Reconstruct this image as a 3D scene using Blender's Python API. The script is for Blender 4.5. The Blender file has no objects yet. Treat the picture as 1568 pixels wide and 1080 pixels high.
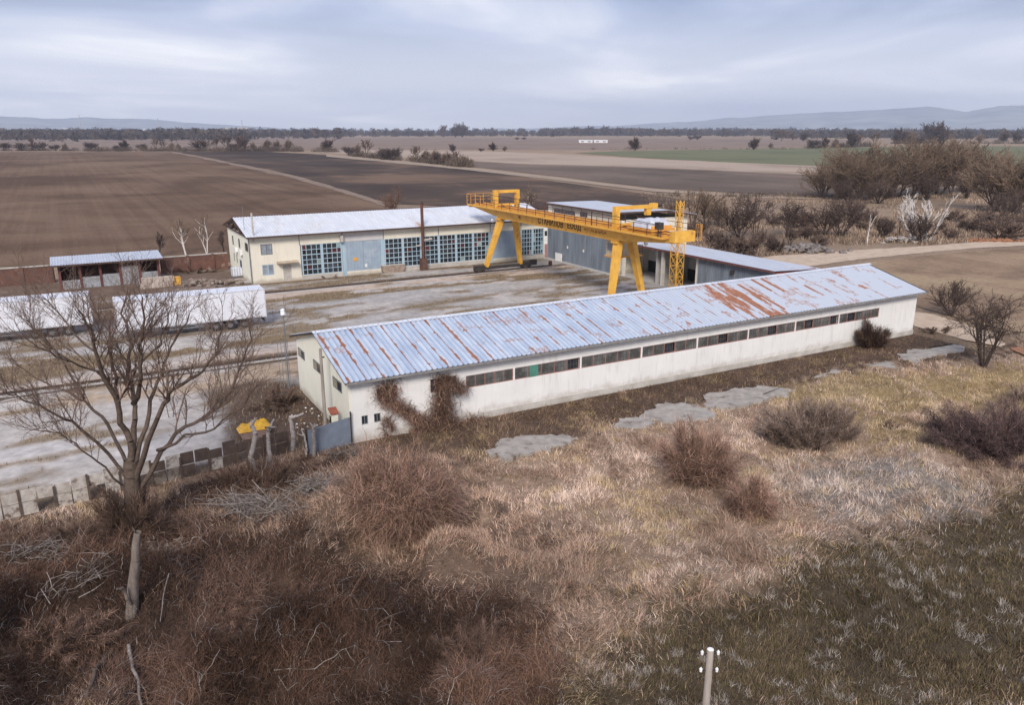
import bpy, math, random
import numpy as np
random.seed(11)
rng = np.random.default_rng(11)
SC = bpy.context.scene
COL = SC.collection
R = math.radians

# ------------------------------------------------------------------ camera geometry
# world axes: x runs along the long warehouse, y across the yard, z up (metres)
F, HY, CH = 1200.0, 200.0, 18.0
PITCH = math.atan((540 - HY) / F)
cp, sp = math.cos(PITCH), math.sin(PITCH)
AZ = R(60.5)
RM = np.array([[math.sin(AZ), math.cos(AZ), 0], [-math.cos(AZ), math.sin(AZ), 0], [0, 0, 1]])
C0 = np.array([0, 0, CH])

def rays(px, py):
    u = (np.asarray(px, float) - 784) / F
    v = (np.asarray(py, float) - 540) / F
    d = np.stack([u, cp - v * sp, -sp - v * cp], -1)
    return d @ RM.T

def G(px, py, z=0.0):
    """surveyed point of the site seen at a photo pixel, on height z"""
    d = rays(px, py)
    t = (z - CH) / d[..., 2]
    return C0 + d * t[..., None]

def gp(x, y, z=0.0):
    g = G(x, y, z)
    return (float(g[0]), float(g[1]))

def onS(x, y, s):
    d = rays(x, y); return C0 + d * (s / d[0])

def onN(x, y, n):
    d = rays(x, y); return C0 + d * (n / d[1])

def onD(x, y, base, off=0.0):
    """point on the upright plane facing the photographer through base, off metres further back"""
    d = rays(x, y)
    fw = np.array([RM[0, 1], RM[1, 1], 0.0])
    dep = base[0] * fw[0] + base[1] * fw[1] + off
    t = dep / (d[0] * fw[0] + d[1] * fw[1])
    return C0 + d * t

def px_of(s, n, z):
    w = np.stack([np.asarray(s, float), np.asarray(n, float), np.asarray(z, float) - CH], -1) @ RM
    dep = w[..., 1] * cp - w[..., 2] * sp
    up = w[..., 1] * sp + w[..., 2] * cp
    return 784 + F * w[..., 0] / dep, 540 - F * up / dep

# ------------------------------------------------------------------ noise
PT = rng.random((256, 256))
def vnoise(x, y, seed=0):
    x = np.asarray(x, float) + seed * 37.13; y = np.asarray(y, float) + seed * 91.7
    xi = np.floor(x).astype(int); yi = np.floor(y).astype(int)
    fx = x - xi; fy = y - yi
    fx = fx * fx * (3 - 2 * fx); fy = fy * fy * (3 - 2 * fy)
    a = PT[xi % 256, yi % 256]; b = PT[(xi + 1) % 256, yi % 256]
    c = PT[xi % 256, (yi + 1) % 256]; d = PT[(xi + 1) % 256, (yi + 1) % 256]
    return (a * (1 - fx) + b * fx) * (1 - fy) + (c * (1 - fx) + d * fx) * fy

def fbm(x, y, seed=0, oct=4):
    t = 0; a = 0.5; tot = 0
    for i in range(oct):
        t = t + a * vnoise(np.asarray(x) * 2 ** i, np.asarray(y) * 2 ** i, seed + i); tot += a; a *= .5
    return t / tot

def sstep(a, b, x):
    t = np.clip((np.asarray(x, float) - a) / (b - a), 0, 1)
    return t * t * (3 - 2 * t)

def inpoly(poly, x, y):
    x = np.asarray(x); y = np.asarray(y)
    c = np.zeros(x.shape, bool)
    n = len(poly); j = n - 1
    for i in range(n):
        xi, yi = poly[i][0], poly[i][1]; xj, yj = poly[j][0], poly[j][1]
        if yi != yj:
            c ^= ((yi > y) != (yj > y)) & (x < (xj - xi) * (y - yi) / (yj - yi) + xi)
        j = i
    return c

def gpoly(pts):
    return [gp(*p) for p in pts]

# ------------------------------------------------------------------ mesh helpers
def wloc(o):
    p = np.zeros(3)
    while o is not None:
        p += np.array(o.location); o = o.parent
    return p

def np_mesh(name, V, faces, material, parent=None, cols=None, attr=None, smooth=False):
    V = np.asarray(V, float)
    if parent is not None:
        V = V - wloc(parent)
    me = bpy.data.meshes.new(name)
    if isinstance(faces, np.ndarray):
        fl = [faces]
    else:
        fl = faces
    tot = sum(f.size for f in fl)
    me.vertices.add(len(V)); me.vertices.foreach_set('co', V.astype(np.float32).ravel())
    me.loops.add(tot); me.loops.foreach_set('vertex_index', np.concatenate([f.ravel() for f in fl]).astype(np.int32))
    starts = []; k = 0; totals = []
    for f in fl:
        m = f.shape[1]
        starts.append(k + np.arange(len(f)) * m); totals.append(np.full(len(f), m)); k += f.size
    me.polygons.add(sum(len(f) for f in fl))
    me.polygons.foreach_set('loop_start', np.concatenate(starts).astype(np.int32))
    me.polygons.foreach_set('loop_total', np.concatenate(totals).astype(np.int32))
    if smooth:
        me.polygons.foreach_set('use_smooth', np.ones(len(me.polygons), bool))
    me.update(calc_edges=True)
    if cols is not None:
        a = me.color_attributes.new('Col', 'FLOAT_COLOR', 'POINT')
        c = np.ones((len(V), 4), np.float32); c[:, :3] = cols
        a.data.foreach_set('color', c.ravel())
    if attr:
        for k_, v_ in attr.items():
            a = me.attributes.new(k_, 'FLOAT', 'POINT')
            a.data.foreach_set('value', np.asarray(v_, np.float32))
    me.materials.append(material)
    o = bpy.data.objects.new(name, me); COL.objects.link(o)
    if parent is not None:
        o.parent = parent
    return o

class MB:
    def __init__(s): s.v = []; s.f = []; s.st = []
    def _add(s, vs, fs):
        s.st.append((len(s.v), len(s.f))); b = len(s.v); s.v += [tuple(map(float, p)) for p in vs]; s.f += [tuple(b + i for i in f) for f in fs]; return s
    def box(s, x0, x1, y0, y1, z0, z1):
        if x0 > x1: x0, x1 = x1, x0
        if y0 > y1: y0, y1 = y1, y0
        return s._add([(x0, y0, z0), (x1, y0, z0), (x1, y1, z0), (x0, y1, z0), (x0, y0, z1), (x1, y0, z1), (x1, y1, z1), (x0, y1, z1)],
                      [(0, 3, 2, 1), (4, 5, 6, 7), (0, 1, 5, 4), (1, 2, 6, 5), (2, 3, 7, 6), (3, 0, 4, 7)])
    def bar(s, p, q, w, h=None, w2=None, h2=None):
        """square section from p to q; w across, h other way"""
        h = h or w; w2 = w2 or w; h2 = h2 or h
        p = np.array(p, float); q = np.array(q, float); d = q - p; d /= np.linalg.norm(d)
        up = np.array([0, 0, 1.0]) if abs(d[2]) < .9 else np.array([0, 1.0, 0])
        a = np.cross(d, up); a /= np.linalg.norm(a); b = np.cross(a, d)
        vs = []
        for c, ww, hh in ((p, w, h), (q, w2, h2)):
            for i, j in ((-1, -1), (1, -1), (1, 1), (-1, 1)):
                vs.append(c + a * ww / 2 * i + b * hh / 2 * j)
        return s._add(vs, [(0, 1, 2, 3), (7, 6, 5, 4), (0, 4, 5, 1), (1, 5, 6, 2), (2, 6, 7, 3), (3, 7, 4, 0)])
    def tube(s, p, q, r0, r1=None, n=10, cap=True):
        r1 = r0 if r1 is None else r1
        p = np.array(p, float); q = np.array(q, float); d = q - p; d /= np.linalg.norm(d)
        up = np.array([0, 0, 1.0]) if abs(d[2]) < .9 else np.array([0, 1.0, 0])
        a = np.cross(d, up); a /= np.linalg.norm(a); b = np.cross(d, a)
        vs = []
        for c, r in ((p, r0), (q, r1)):
            for i in range(n):
                t = 2 * math.pi * i / n
                vs.append(c + (a * math.cos(t) + b * math.sin(t)) * r)
        fs = [(i, (i + 1) % n, n + (i + 1) % n, n + i) for i in range(n)]
        if cap: fs += [tuple(range(n - 1, -1, -1)), tuple(range(n, 2 * n))]
        return s._add(vs, fs)
    def prism(s, poly, axis, a0, a1):
        """2D polygon extruded along axis; poly coords are the other two axes in order"""
        n = len(poly); vs = []
        for a in (a0, a1):
            for (u, v) in poly:
                vs.append({'x': (a, u, v), 'y': (u, a, v), 'z': (u, v, a)}[axis])
        fs = [tuple(range(n)), tuple(range(2 * n - 1, n - 1, -1))] + [(i, n + i, n + (i + 1) % n, (i + 1) % n) for i in range(n)]
        return s._add(vs, fs)
    def poly(s, pts): return s._add(pts, [tuple(range(len(pts)))])
    def each(s, name, material, parent=None):
        """every primitive its own part"""
        out = []
        for k, (v0, f0) in enumerate(s.st):
            v1, f1 = s.st[k + 1] if k + 1 < len(s.st) else (len(s.v), len(s.f))
            m = MB(); m._add(s.v[v0:v1], [tuple(i - v0 for i in f) for f in s.f[f0:f1]]); out.append(m.build(name, material, parent))
        return out
    def build(s, name, material, parent=None, label=None):
        me = bpy.data.meshes.new(name)
        off = wloc(parent) if parent is not None else np.zeros(3)
        me.from_pydata([(a - off[0], b - off[1], c - off[2]) for a, b, c in s.v], [], s.f)
        me.update(); me.materials.append(material)
        import bmesh
        bm = bmesh.new(); bm.from_mesh(me); bmesh.ops.recalc_face_normals(bm, faces=bm.faces); bm.to_mesh(me); bm.free()
        o = bpy.data.objects.new(name, me); COL.objects.link(o)
        if parent is not None: o.parent = parent
        if label: o['label'] = label
        return o

def tag(o, label, cat, group=None, kind=None):
    o['label'] = label; o['category'] = cat
    if group: o['group'] = group
    if kind: o['kind'] = kind
    return o

def thing(name, label, cat, loc, rz=0.0, group=None):
    o = bpy.data.objects.new(name, None); COL.objects.link(o)
    o.location = loc; o.rotation_euler = (0, 0, rz); o.empty_display_size = .3
    return tag(o, label, cat, group)

def struct(o):
    o['kind'] = 'structure'; return o

def dup(root, loc, rz, sc, label, group=None):
    r = root.copy(); COL.objects.link(r)
    r.location = loc; r.rotation_euler = (0, 0, rz); r.scale = (sc, sc, sc) if not isinstance(sc, tuple) else sc
    r['label'] = label
    if group: r['group'] = group
    for ch in list(root.children):
        c = ch.copy(); COL.objects.link(c); c.parent = r
    return r

# ------------------------------------------------------------------ materials
def new_mat(name):
    m = bpy.data.materials.new(name); m.use_nodes = True
    nt = m.node_tree; b = nt.nodes['Principled BSDF']
    return m, nt, b

def ramp(nt, stops, interp='LINEAR'):
    r = nt.nodes.new('ShaderNodeValToRGB'); cr = r.color_ramp; cr.interpolation = interp
    while len(cr.elements) < len(stops): cr.elements.new(.5)
    for e, (p, c) in zip(cr.elements, stops):
        e.position = p; e.color = (c[0], c[1], c[2], 1) if hasattr(c, '__len__') else (c, c, c, 1)
    return r

def noise(nt, scale, vec=None, detail=5, rough=.6, dist=0.0):
    n = nt.nodes.new('ShaderNodeTexNoise'); n.inputs['Scale'].default_value = scale
    n.inputs['Detail'].default_value = detail; n.inputs['Roughness'].default_value = rough; n.inputs['Distortion'].default_value = dist
    if vec is not None: nt.links.new(vec, n.inputs['Vector'])
    return n

def mapped(nt, stretch=(1, 1, 1), out='Object'):
    tc = nt.nodes.new('ShaderNodeTexCoord'); mp = nt.nodes.new('ShaderNodeMapping')
    mp.inputs['Scale'].default_value = stretch
    nt.links.new(tc.outputs[out], mp.inputs['Vector'])
    return mp.outputs['Vector']

def mixc(nt, fac, a, b, blend='MIX'):
    m = nt.nodes.new('ShaderNodeMix'); m.data_type = 'RGBA'; m.blend_type = blend
    for sock, val in ((m.inputs[0], fac), (m.inputs[6], a), (m.inputs[7], b)):
        if hasattr(val, 'is_linked') or hasattr(val, 'links'): nt.links.new(val, sock)
        elif hasattr(val, '__len__'): sock.default_value = (val[0], val[1], val[2], 1)
        else: sock.default_value = val
    return m.outputs[2]

def addbump(nt, b, h, strength, dist=.05):
    bp = nt.nodes.new('ShaderNodeBump'); bp.inputs['Strength'].default_value = strength; bp.inputs['Distance'].default_value = dist
    nt.links.new(h, bp.inputs['Height']); nt.links.new(bp.outputs['Normal'], b.inputs['Normal'])

def mat(name, c1, c2=None, scale=3.0, rough=.85, metal=0.0, bump=0.0, stretch=(1, 1, 1), c3=None, s3=.6, t3=.58, spec=.3, lo=.35, hi=.65):
    m, nt, b = new_mat(name)
    c2 = c2 or tuple(x * .75 for x in c1)
    v = mapped(nt, stretch)
    n = noise(nt, scale, v)
    r = ramp(nt, [(lo, c1), (hi, c2)]); nt.links.new(n.outputs['Fac'], r.inputs['Fac'])
    col = r.outputs['Color']
    if c3:
        n3 = noise(nt, s3, v, 6, .65); r3 = ramp(nt, [(t3, 0), (t3 + .12, 1)]); nt.links.new(n3.outputs['Fac'], r3.inputs['Fac'])
        col = mixc(nt, r3.outputs['Color'], col, c3)
    nt.links.new(col, b.inputs['Base Color'])
    b.inputs['Roughness'].default_value = rough; b.inputs['Metallic'].default_value = metal
    b.inputs['Specular IOR Level'].default_value = spec
    if bump: addbump(nt, b, n.outputs['Fac'], bump)
    return m

def mat_col(name, rough=.9, scale=4.0, amt=.25, bump=0.0, rand=0.0, s2=None, amt2=.3):
    """colour from the mesh's own Col attribute, broken up by noise"""
    m, nt, b = new_mat(name)
    a = nt.nodes.new('ShaderNodeAttribute'); a.attribute_name = 'Col'
    v = mapped(nt)
    n = noise(nt, scale, v, 6, .65)
    r = ramp(nt, [(.3, 1 - amt), (.7, 1 + amt)]); nt.links.new(n.outputs['Fac'], r.inputs['Fac'])
    col = mixc(nt, 1.0, a.outputs['Color'], r.outputs['Color'], 'MULTIPLY')
    if s2:
        n2 = noise(nt, s2, v, 5, .6); r2 = ramp(nt, [(.3, 1 - amt2), (.7, 1 + amt2)]); nt.links.new(n2.outputs['Fac'], r2.inputs['Fac'])
        col = mixc(nt, 1.0, col, r2.outputs['Color'], 'MULTIPLY')
    nt.links.new(col, b.inputs['Base Color']); b.inputs['Roughness'].default_value = rough
    b.inputs['Specular IOR Level'].default_value = .1
    if bump: addbump(nt, b, n.outputs['Fac'], bump, .1)
    return m

def mat_bark(name, c1, c2, scale=6.0, rand=.25):
    m, nt, b = new_mat(name)
    v = mapped(nt); n = noise(nt, scale, v)
    r = ramp(nt, [(.35, c1), (.65, c2)]); nt.links.new(n.outputs['Fac'], r.inputs['Fac'])
    oi = nt.nodes.new('ShaderNodeObjectInfo')
    r2 = ramp(nt, [(0, 1 - rand), (1, 1 + rand)]); nt.links.new(oi.outputs['Random'], r2.inputs['Fac'])
    nt.links.new(mixc(nt, 1.0, r.outputs['Color'], r2.outputs['Color'], 'MULTIPLY'), b.inputs['Base Color'])
    b.inputs['Roughness'].default_value = .9; b.inputs['Specular IOR Level'].default_value = .15
    return m

def mat_roof(name, base1, base2, rust1, rust2, rough=.45, metal=.35, blue=False):
    m, nt, b = new_mat(name)
    v = mapped(nt, (1.2, .25, .25))
    n = noise(nt, 1.6, v, 6, .65); r = ramp(nt, [(.35, base1), (.66, base2)]); nt.links.new(n.outputs['Fac'], r.inputs['Fac'])
    a = nt.nodes.new('ShaderNodeAttribute'); a.attribute_name = 'rust'
    n2 = noise(nt, 5, mapped(nt, (1, .6, .6)), 6, .7)
    ad = nt.nodes.new('ShaderNodeMath'); ad.operation = 'MULTIPLY_ADD'
    nt.links.new(n2.outputs['Fac'], ad.inputs[0]); ad.inputs[1].default_value = .9
    sb = nt.nodes.new('ShaderNodeMath'); sb.operation = 'SUBTRACT'; nt.links.new(a.outputs['Fac'], sb.inputs[0]); sb.inputs[1].default_value = .45
    nt.links.new(sb.outputs[0], ad.inputs[2])
    rm = ramp(nt, [(.28, 0), (.62, 1)]); nt.links.new(ad.outputs[0], rm.inputs['Fac'])
    rc = ramp(nt, [(.3, rust1), (.7, rust2)]); nt.links.new(n2.outputs['Fac'], rc.inputs['Fac'])
    base = r.outputs['Color']
    if blue:                                             # newer, whiter sheets further along
        tc = nt.nodes.new('ShaderNodeTexCoord'); sx = nt.nodes.new('ShaderNodeSeparateXYZ'); nt.links.new(tc.outputs['Object'], sx.inputs[0])
        mr0 = nt.nodes.new('ShaderNodeMapRange'); nt.links.new(sx.outputs['X'], mr0.inputs[0]); mr0.inputs[1].default_value = -8; mr0.inputs[2].default_value = 6.5; mr0.inputs[4].default_value = .8
        base = mixc(nt, mr0.outputs[0], base, mixc(nt, n.outputs['Fac'], (.62, .64, .68), (.47, .49, .53)))
    nt.links.new(mixc(nt, rm.outputs['Color'], base, rc.outputs['Color']), b.inputs['Base Color'])
    mr = nt.nodes.new('ShaderNodeMapRange'); nt.links.new(rm.outputs['Color'], mr.inputs[0]); mr.inputs[3].default_value = rough; mr.inputs[4].default_value = .9
    nt.links.new(mr.outputs[0], b.inputs['Roughness'])
    mm = nt.nodes.new('ShaderNodeMapRange'); nt.links.new(rm.outputs['Color'], mm.inputs[0]); mm.inputs[3].default_value = metal; mm.inputs[4].default_value = 0
    nt.links.new(mm.outputs[0], b.inputs['Metallic'])
    return m

def mat_glass(name, c=(.018, .022, .028), rough=.12):
    m, nt, b = new_mat(name)
    n = noise(nt, 1.3, mapped(nt), 3); r = ramp(nt, [(.4, c), (.7, tuple(x * 2.6 for x in c))]); nt.links.new(n.outputs['Fac'], r.inputs['Fac'])
    nt.links.new(r.outputs['Color'], b.inputs['Base Color']); b.inputs['Roughness'].default_value = rough
    b.inputs['Specular IOR Level'].default_value = .5
    return m

def mat_wall(name, c, stain, low=(.30, .27, .23), streak=.5, zlow=.6):
    """plaster with vertical rain streaks and splashed dirt along the foot"""
    m, nt, b = new_mat(name)
    n = noise(nt, 2.0, mapped(nt, (2.2, 2.2, .22)), 6, .65); r = ramp(nt, [(.52, 0), (.8, streak)]); nt.links.new(n.outputs['Fac'], r.inputs['Fac'])
    n2 = noise(nt, .5, mapped(nt), 5); r2 = ramp(nt, [(.3, c), (.7, tuple(x * .9 for x in c))]); nt.links.new(n2.outputs['Fac'], r2.inputs['Fac'])
    col = mixc(nt, r.outputs['Color'], r2.outputs['Color'], stain)
    tc = nt.nodes.new('ShaderNodeTexCoord'); sx = nt.nodes.new('ShaderNodeSeparateXYZ'); nt.links.new(tc.outputs['Object'], sx.inputs[0])
    n3 = noise(nt, 1.1, mapped(nt), 5, .7)
    ad = nt.nodes.new('ShaderNodeMath'); ad.operation = 'MULTIPLY_ADD'; nt.links.new(n3.outputs['Fac'], ad.inputs[0]); ad.inputs[1].default_value = -1.6 * zlow * 1.2; nt.links.new(sx.outputs['Z'], ad.inputs[2])
    mr = nt.nodes.new('ShaderNodeMapRange'); nt.links.new(ad.outputs[0], mr.inputs[0]); mr.inputs[1].default_value = -zlow * .6; mr.inputs[2].default_value = zlow * .25
    mr.inputs[3].default_value = .75; mr.inputs[4].default_value = 0
    nt.links.new(mixc(nt, mr.outputs[0], col, low), b.inputs['Base Color'])
    b.inputs['Roughness'].default_value = .9; b.inputs['Specular IOR Level'].default_value = .15
    n4 = noise(nt, 9, mapped(nt), 5); addbump(nt, b, n4.outputs['Fac'], .25, .03)
    return m

# ------------------------------------------------------------------ world, sun, camera, air
SUN_EL, SUN_AZ = R(38), R(215)          # azimuth measured from +y towards +x
w = bpy.data.worlds.new('World'); SC.world = w; w.use_nodes = True
nt = w.node_tree; bg = nt.nodes['Background']
sky = nt.nodes.new('ShaderNodeTexSky'); sky.sky_type = 'NISHITA'; sky.sun_disc = False
sky.sun_elevation = SUN_EL; sky.sun_rotation = SUN_AZ; sky.air_density = 1.2; sky.dust_density = 2.0
tc = nt.nodes.new('ShaderNodeTexCoord'); sx = nt.nodes.new('ShaderNodeSeparateXYZ'); nt.links.new(tc.outputs['Generated'], sx.inputs[0])
def mth(op, a, b=None, c=None):
    m = nt.nodes.new('ShaderNodeMath'); m.operation = op
    for i, x in enumerate((a, b, c)):
        if x is None: continue
        if hasattr(x, 'links'): nt.links.new(x, m.inputs[i])
        else: m.inputs[i].default_value = x
    return m.outputs[0]
zc = mth('ADD', mth('MAXIMUM', sx.outputs['Z'], 0.0), .09)
cb = nt.nodes.new('ShaderNodeCombineXYZ')
# turn the cloud streets so that their bands lie across the view
ux = mth('ADD', mth('MULTIPLY', sx.outputs['X'], .870), mth('MULTIPLY', sx.outputs['Y'], -.492))
uy = mth('ADD', mth('MULTIPLY', sx.outputs['X'], .492), mth('MULTIPLY', sx.outputs['Y'], .870))
nt.links.new(mth('DIVIDE', ux, zc), cb.inputs[0]); nt.links.new(mth('MULTIPLY', mth('DIVIDE', uy, zc), .85), cb.inputs[1])
n1 = noise(nt, .46, cb.outputs[0], 6, .5, .7); n1.inputs['Vector'].default_value = (0, 0, 0)
mpw = nt.nodes.new('ShaderNodeMapping'); mpw.inputs['Location'].default_value = (0.6, 6.7, 0); nt.links.new(cb.outputs[0], mpw.inputs[0]); nt.links.new(mpw.outputs[0], n1.inputs['Vector'])
cl = ramp(nt, [(.38, (2.5, 3.15, 5.0)), (.48, (3.8, 4.4, 6.4)), (.57, (6.3, 6.6, 7.9)), (.66, (11.5, 11.2, 11.3))])
nt.links.new(n1.outputs['Fac'], cl.inputs['Fac'])
hz = ramp(nt, [(0.0, 1), (.05, .8), (.15, 0)]); nt.links.new(sx.outputs['Z'], hz.inputs['Fac'])
hmix = mixc(nt, mth('MULTIPLY', hz.outputs['Color'], .72), cl.outputs['Color'], (11.6, 11.4, 11.7))
fin = mixc(nt, .88, sky.outputs['Color'], hmix)
nt.links.new(fin, bg.inputs['Color']); bg.inputs['Strength'].default_value = 0.078

sd = bpy.data.lights.new('sun', 'SUN'); sd.energy = 2.4; sd.angle = R(18); sd.color = (1, .93, .85)
so = bpy.data.objects.new('sun', sd); COL.objects.link(so)
so.rotation_euler = (math.pi / 2 - SUN_EL, 0, math.pi - SUN_AZ)

cam = bpy.data.cameras.new('camera'); cam.sensor_width = 36; cam.lens = F / 1568 * 36
cam.clip_start = .1; cam.clip_end = 60000
co = bpy.data.objects.new('camera', cam); COL.objects.link(co)
co.location = (0, 0, CH)
co.rotation_euler = (math.pi / 2 - PITCH, 0, -(math.pi / 2 - AZ))
SC.camera = co
SC.view_settings.view_transform = 'Standard'; SC.view_settings.look = 'None'
SC.view_settings.exposure = 0.70; SC.view_settings.gamma = 1
SC.cycles.max_bounces = 6; SC.cycles.diffuse_bounces = 3; SC.cycles.volume_bounces = 3
SC.cycles.use_denoising = True; SC.cycles.denoising_input_passes = 'RGB_ALBEDO_NORMAL'; SC.cycles.denoising_prefilter = 'NONE'

hm, hnt, hb = new_mat('haze_air')
hnt.nodes.remove(hb)
pv = hnt.nodes.new('ShaderNodeVolumePrincipled'); pv.inputs['Color'].default_value = (.76, .86, 1.0, 1)
pv.inputs['Density'].default_value = 1.15e-4; pv.inputs['Anisotropy'].default_value = .65
hnt.links.new(pv.outputs[0], hnt.nodes['Material Output'].inputs['Volume'])
hz_ = MB().box(-11200, 11200, -2500, 11200, -2.0, 440).build('haze', hm); hz_['kind'] = 'stuff'

# ------------------------------------------------------------------ ground
FL, FR = np.array(gp(0, 800)), np.array(gp(490, 682))          # foot of the panel fence
fd = (FR - FL) / np.linalg.norm(FR - FL); fn = np.array([fd[1], -fd[0]])   # fn points to the camera side
WX0, WX1, WY0, WY1 = 13.1, 66.3, 42.6, 54.2                       # long warehouse

def meadow_dist(s, n):
    """metres into the meadow, counted from the fence or from the warehouse front"""
    df = (s - FL[0]) * fn[0] + (n - FL[1]) * fn[1]
    return np.where(s < WX0 - .6, df, np.where(s < WX1 + 8, WY0 - n, -1.0))

def hgt(s, n):
    s = np.asarray(s, float); n = np.asarray(n, float)
    m = sstep(.6, 6, meadow_dist(s, n))
    z = (fbm(s * .13, n * .13, 3, 3) - .5) * 1.2 + (fbm(s * .55, n * .55, 5, 3) - .5) * .7
    m = sstep(1.0, 12, meadow_dist(s, n)) * sstep(0, .001, m) 
    lat = s * .8704 - n * .4924
    mound = sstep(2.5, -2.5, lat) * sstep(3.5, 7, meadow_dist(s, n)) * (sstep(.42, .72, fbm(s * .33, n * .33, 121, 3)) * 1.15 - .25)
    return m * z + mound

ZB = [(-90, 815), (60, 808), (150, 790), (330, 800), (450, 830), (520, 865), (640, 875), (760, 905), (840, 960), (850, 1010), (835, 1120), (-90, 1120)]
ZB2 = [(215, 790), (290, 745), (400, 712), (500, 690), (545, 690), (530, 715), (440, 742), (330, 772), (260, 800)]
ZMID = [(250, 760), (500, 700), (700, 700), (760, 760), (830, 800), (950, 830), (900, 960), (830, 1000), (600, 900), (300, 830)]
ZDARK = [(815, 1130), (880, 1050), (960, 990), (1040, 940), (1120, 905), (1210, 862), (1330, 822), (1450, 795), (1568, 755), (1700, 705), (1700, 1130)]
ZYEL = [(1170, 600), (1300, 570), (1420, 566), (1600, 560), (1640, 650), (1560, 720), (1450, 690), (1380, 700), (1300, 650), (1220, 650)]
ZGREY = [(1200, 720), (1280, 690), (1400, 720), (1520, 740), (1480, 790), (1330, 800), (1200, 780)]
ZSTRIP = [(700, 700), (840, 690), (900, 660), (1000, 640), (1080, 620), (1200, 590), (1340, 560), (1440, 555), (1560, 540), (1560, 505), (1400, 500), (540, 670), (520, 700)]
SLABS = [[(740, 692), (762, 680), (800, 670), (850, 667), (885, 671), (858, 685), (815, 697), (775, 704)],
         [(983, 641), (995, 631), (1018, 624), (1050, 621), (1077, 627), (1093, 635), (1082, 643), (1048, 648), (1012, 648)],
         [(940, 651), (957, 643), (978, 641), (994, 650), (983, 659), (965, 664), (948, 660)],
         [(1080, 612), (1090, 602), (1118, 597), (1175, 592), (1212, 598), (1200, 606), (1160, 616), (1128, 625), (1092, 627), (1076, 620)],
         [(1376, 546), (1390, 538), (1416, 537), (1446, 531), (1456, 527), (1482, 533), (1464, 541), (1430, 548), (1400, 555), (1381, 552)],
         [(1328, 561), (1350, 555), (1366, 554), (1378, 565), (1356, 564)],
         [(1245, 577), (1262, 571), (1291, 568), (1276, 574), (1252, 580)]]
ZBg, ZMIDg, ZDARKg, ZYELg, ZGREYg, ZSTRIPg, ZB2g = [gpoly(z) for z in (ZB, ZMID, ZDARK, ZYEL, ZGREY, ZSTRIP, ZB2)]
SLABSg = [gpoly(z) for z in SLABS]

def zone(s, n):
    """0 straw 1 bramble 2 mixed brown 3 dark green 4 yellow 5 grey 6 strip by the wall"""
    j1 = (fbm(s * .5, n * .5, 21, 3) - .5) * 3.4; j2 = (fbm(s * .5, n * .5, 31, 3) - .5) * 3.4
    a, b = s + j1, n + j2
    z = np.zeros(np.shape(s), int)
    z[inpoly(ZMIDg, a, b)] = 2; z[inpoly(ZYELg, a, b)] = 4; z[inpoly(ZGREYg, a, b)] = 5
    z[inpoly(ZSTRIPg, s + j1 * .4, n + j2 * .4)] = 6; z[inpoly(ZDARKg, a, b)] = 3; z[inpoly(ZBg, a, b) | inpoly(ZB2g, s + j1 * .4, n + j2 * .4)] = 1
    return z

SOIL = np.array([(.25, .175, .125), (.055, .036, .028), (.12, .082, .060), (.070, .052, .034), (.23, .165, .085), (.17, .145, .125), (.085, .058, .043)])

def axis(a0, a1, step, lo, hi):
    c = list(np.arange(a0, a1 + .01, step)); st = step
    x = c[-1]
    while x < hi: st *= 1.18; x += st; c.append(min(x, hi))
    x = c[0]; st = step
    while x > lo: st *= 1.18; x -= st; c.insert(0, max(x, lo))
    return np.array(c)

def grid(xs, ys):
    nx, ny = len(xs), len(ys)
    X, Y = np.meshgrid(xs, ys, indexing='ij')
    i, j = np.meshgrid(np.arange(nx - 1), np.arange(ny - 1), indexing='ij')
    a = (i * ny + j).ravel()
    return X.ravel(), Y.ravel(), np.stack([a, a + ny, a + ny + 1, a + 1], 1)

gx, gy, gf = grid(axis(-34, 84, .6, -11000, 11000), axis(4, 60, .6, -2400, 11000))
gz = hgt(gx, gy)
gc = np.tile(np.array([.25, .18, .125]), (len(gx), 1)) * (0.85 + .4 * fbm(gx * .02, gy * .02, 9, 4))[:, None]
nm = (meadow_dist(gx, gy) > -1.2) & (gy > -20) & (gy < 60) & (np.abs(gx) < 120)
jg = rng.normal(0, .7, (2, int(nm.sum()))); gc[nm] = SOIL[zone(gx[nm] + jg[0], gy[nm] + jg[1])]
rt = (gx > 61) & (gx < 260) & (gy > 54) & (gy < 260)               # dry reeds and rough grass east of the yard
gc[rt] = np.array([.235, .17, .12]) * (0.65 + .6 * fbm(gx[rt] * .09, gy[rt] * .09, 14, 4))[:, None]
trk = (gx > 66.3) & (gx < 110) & (gy > 36) & (gy < 54)
gc[trk] = np.array([.20, .145, .10]) * (0.75 + .6 * fbm(gx[trk] * .2, gy[trk] * .2, 15, 4))[:, None]
M_ground = mat_col('ground_soil', .95, 2.2, .35, .4, s2=.06, amt2=.18)
struct(np_mesh('ground', np.stack([gx, gy, gz], 1), gf, M_ground, cols=gc, smooth=True))

def sheet(name, pts, z, material, jit=0.0, world=False, sub=8):
    P = [p if world else gp(*p) for p in pts]
    out = []
    for k in range(len(P)):
        a, b = np.array(P[k]), np.array(P[(k + 1) % len(P)]); L = np.linalg.norm(b - a)
        for t in range(sub):
            q = a + (b - a) * t / sub
            if t: q = q + rng.normal(0, 1, 2) * jit * L * .02
            out.append((q[0], q[1], z))
    m = MB(); m.poly(out)
    return struct(m.build(name, material))

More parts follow.
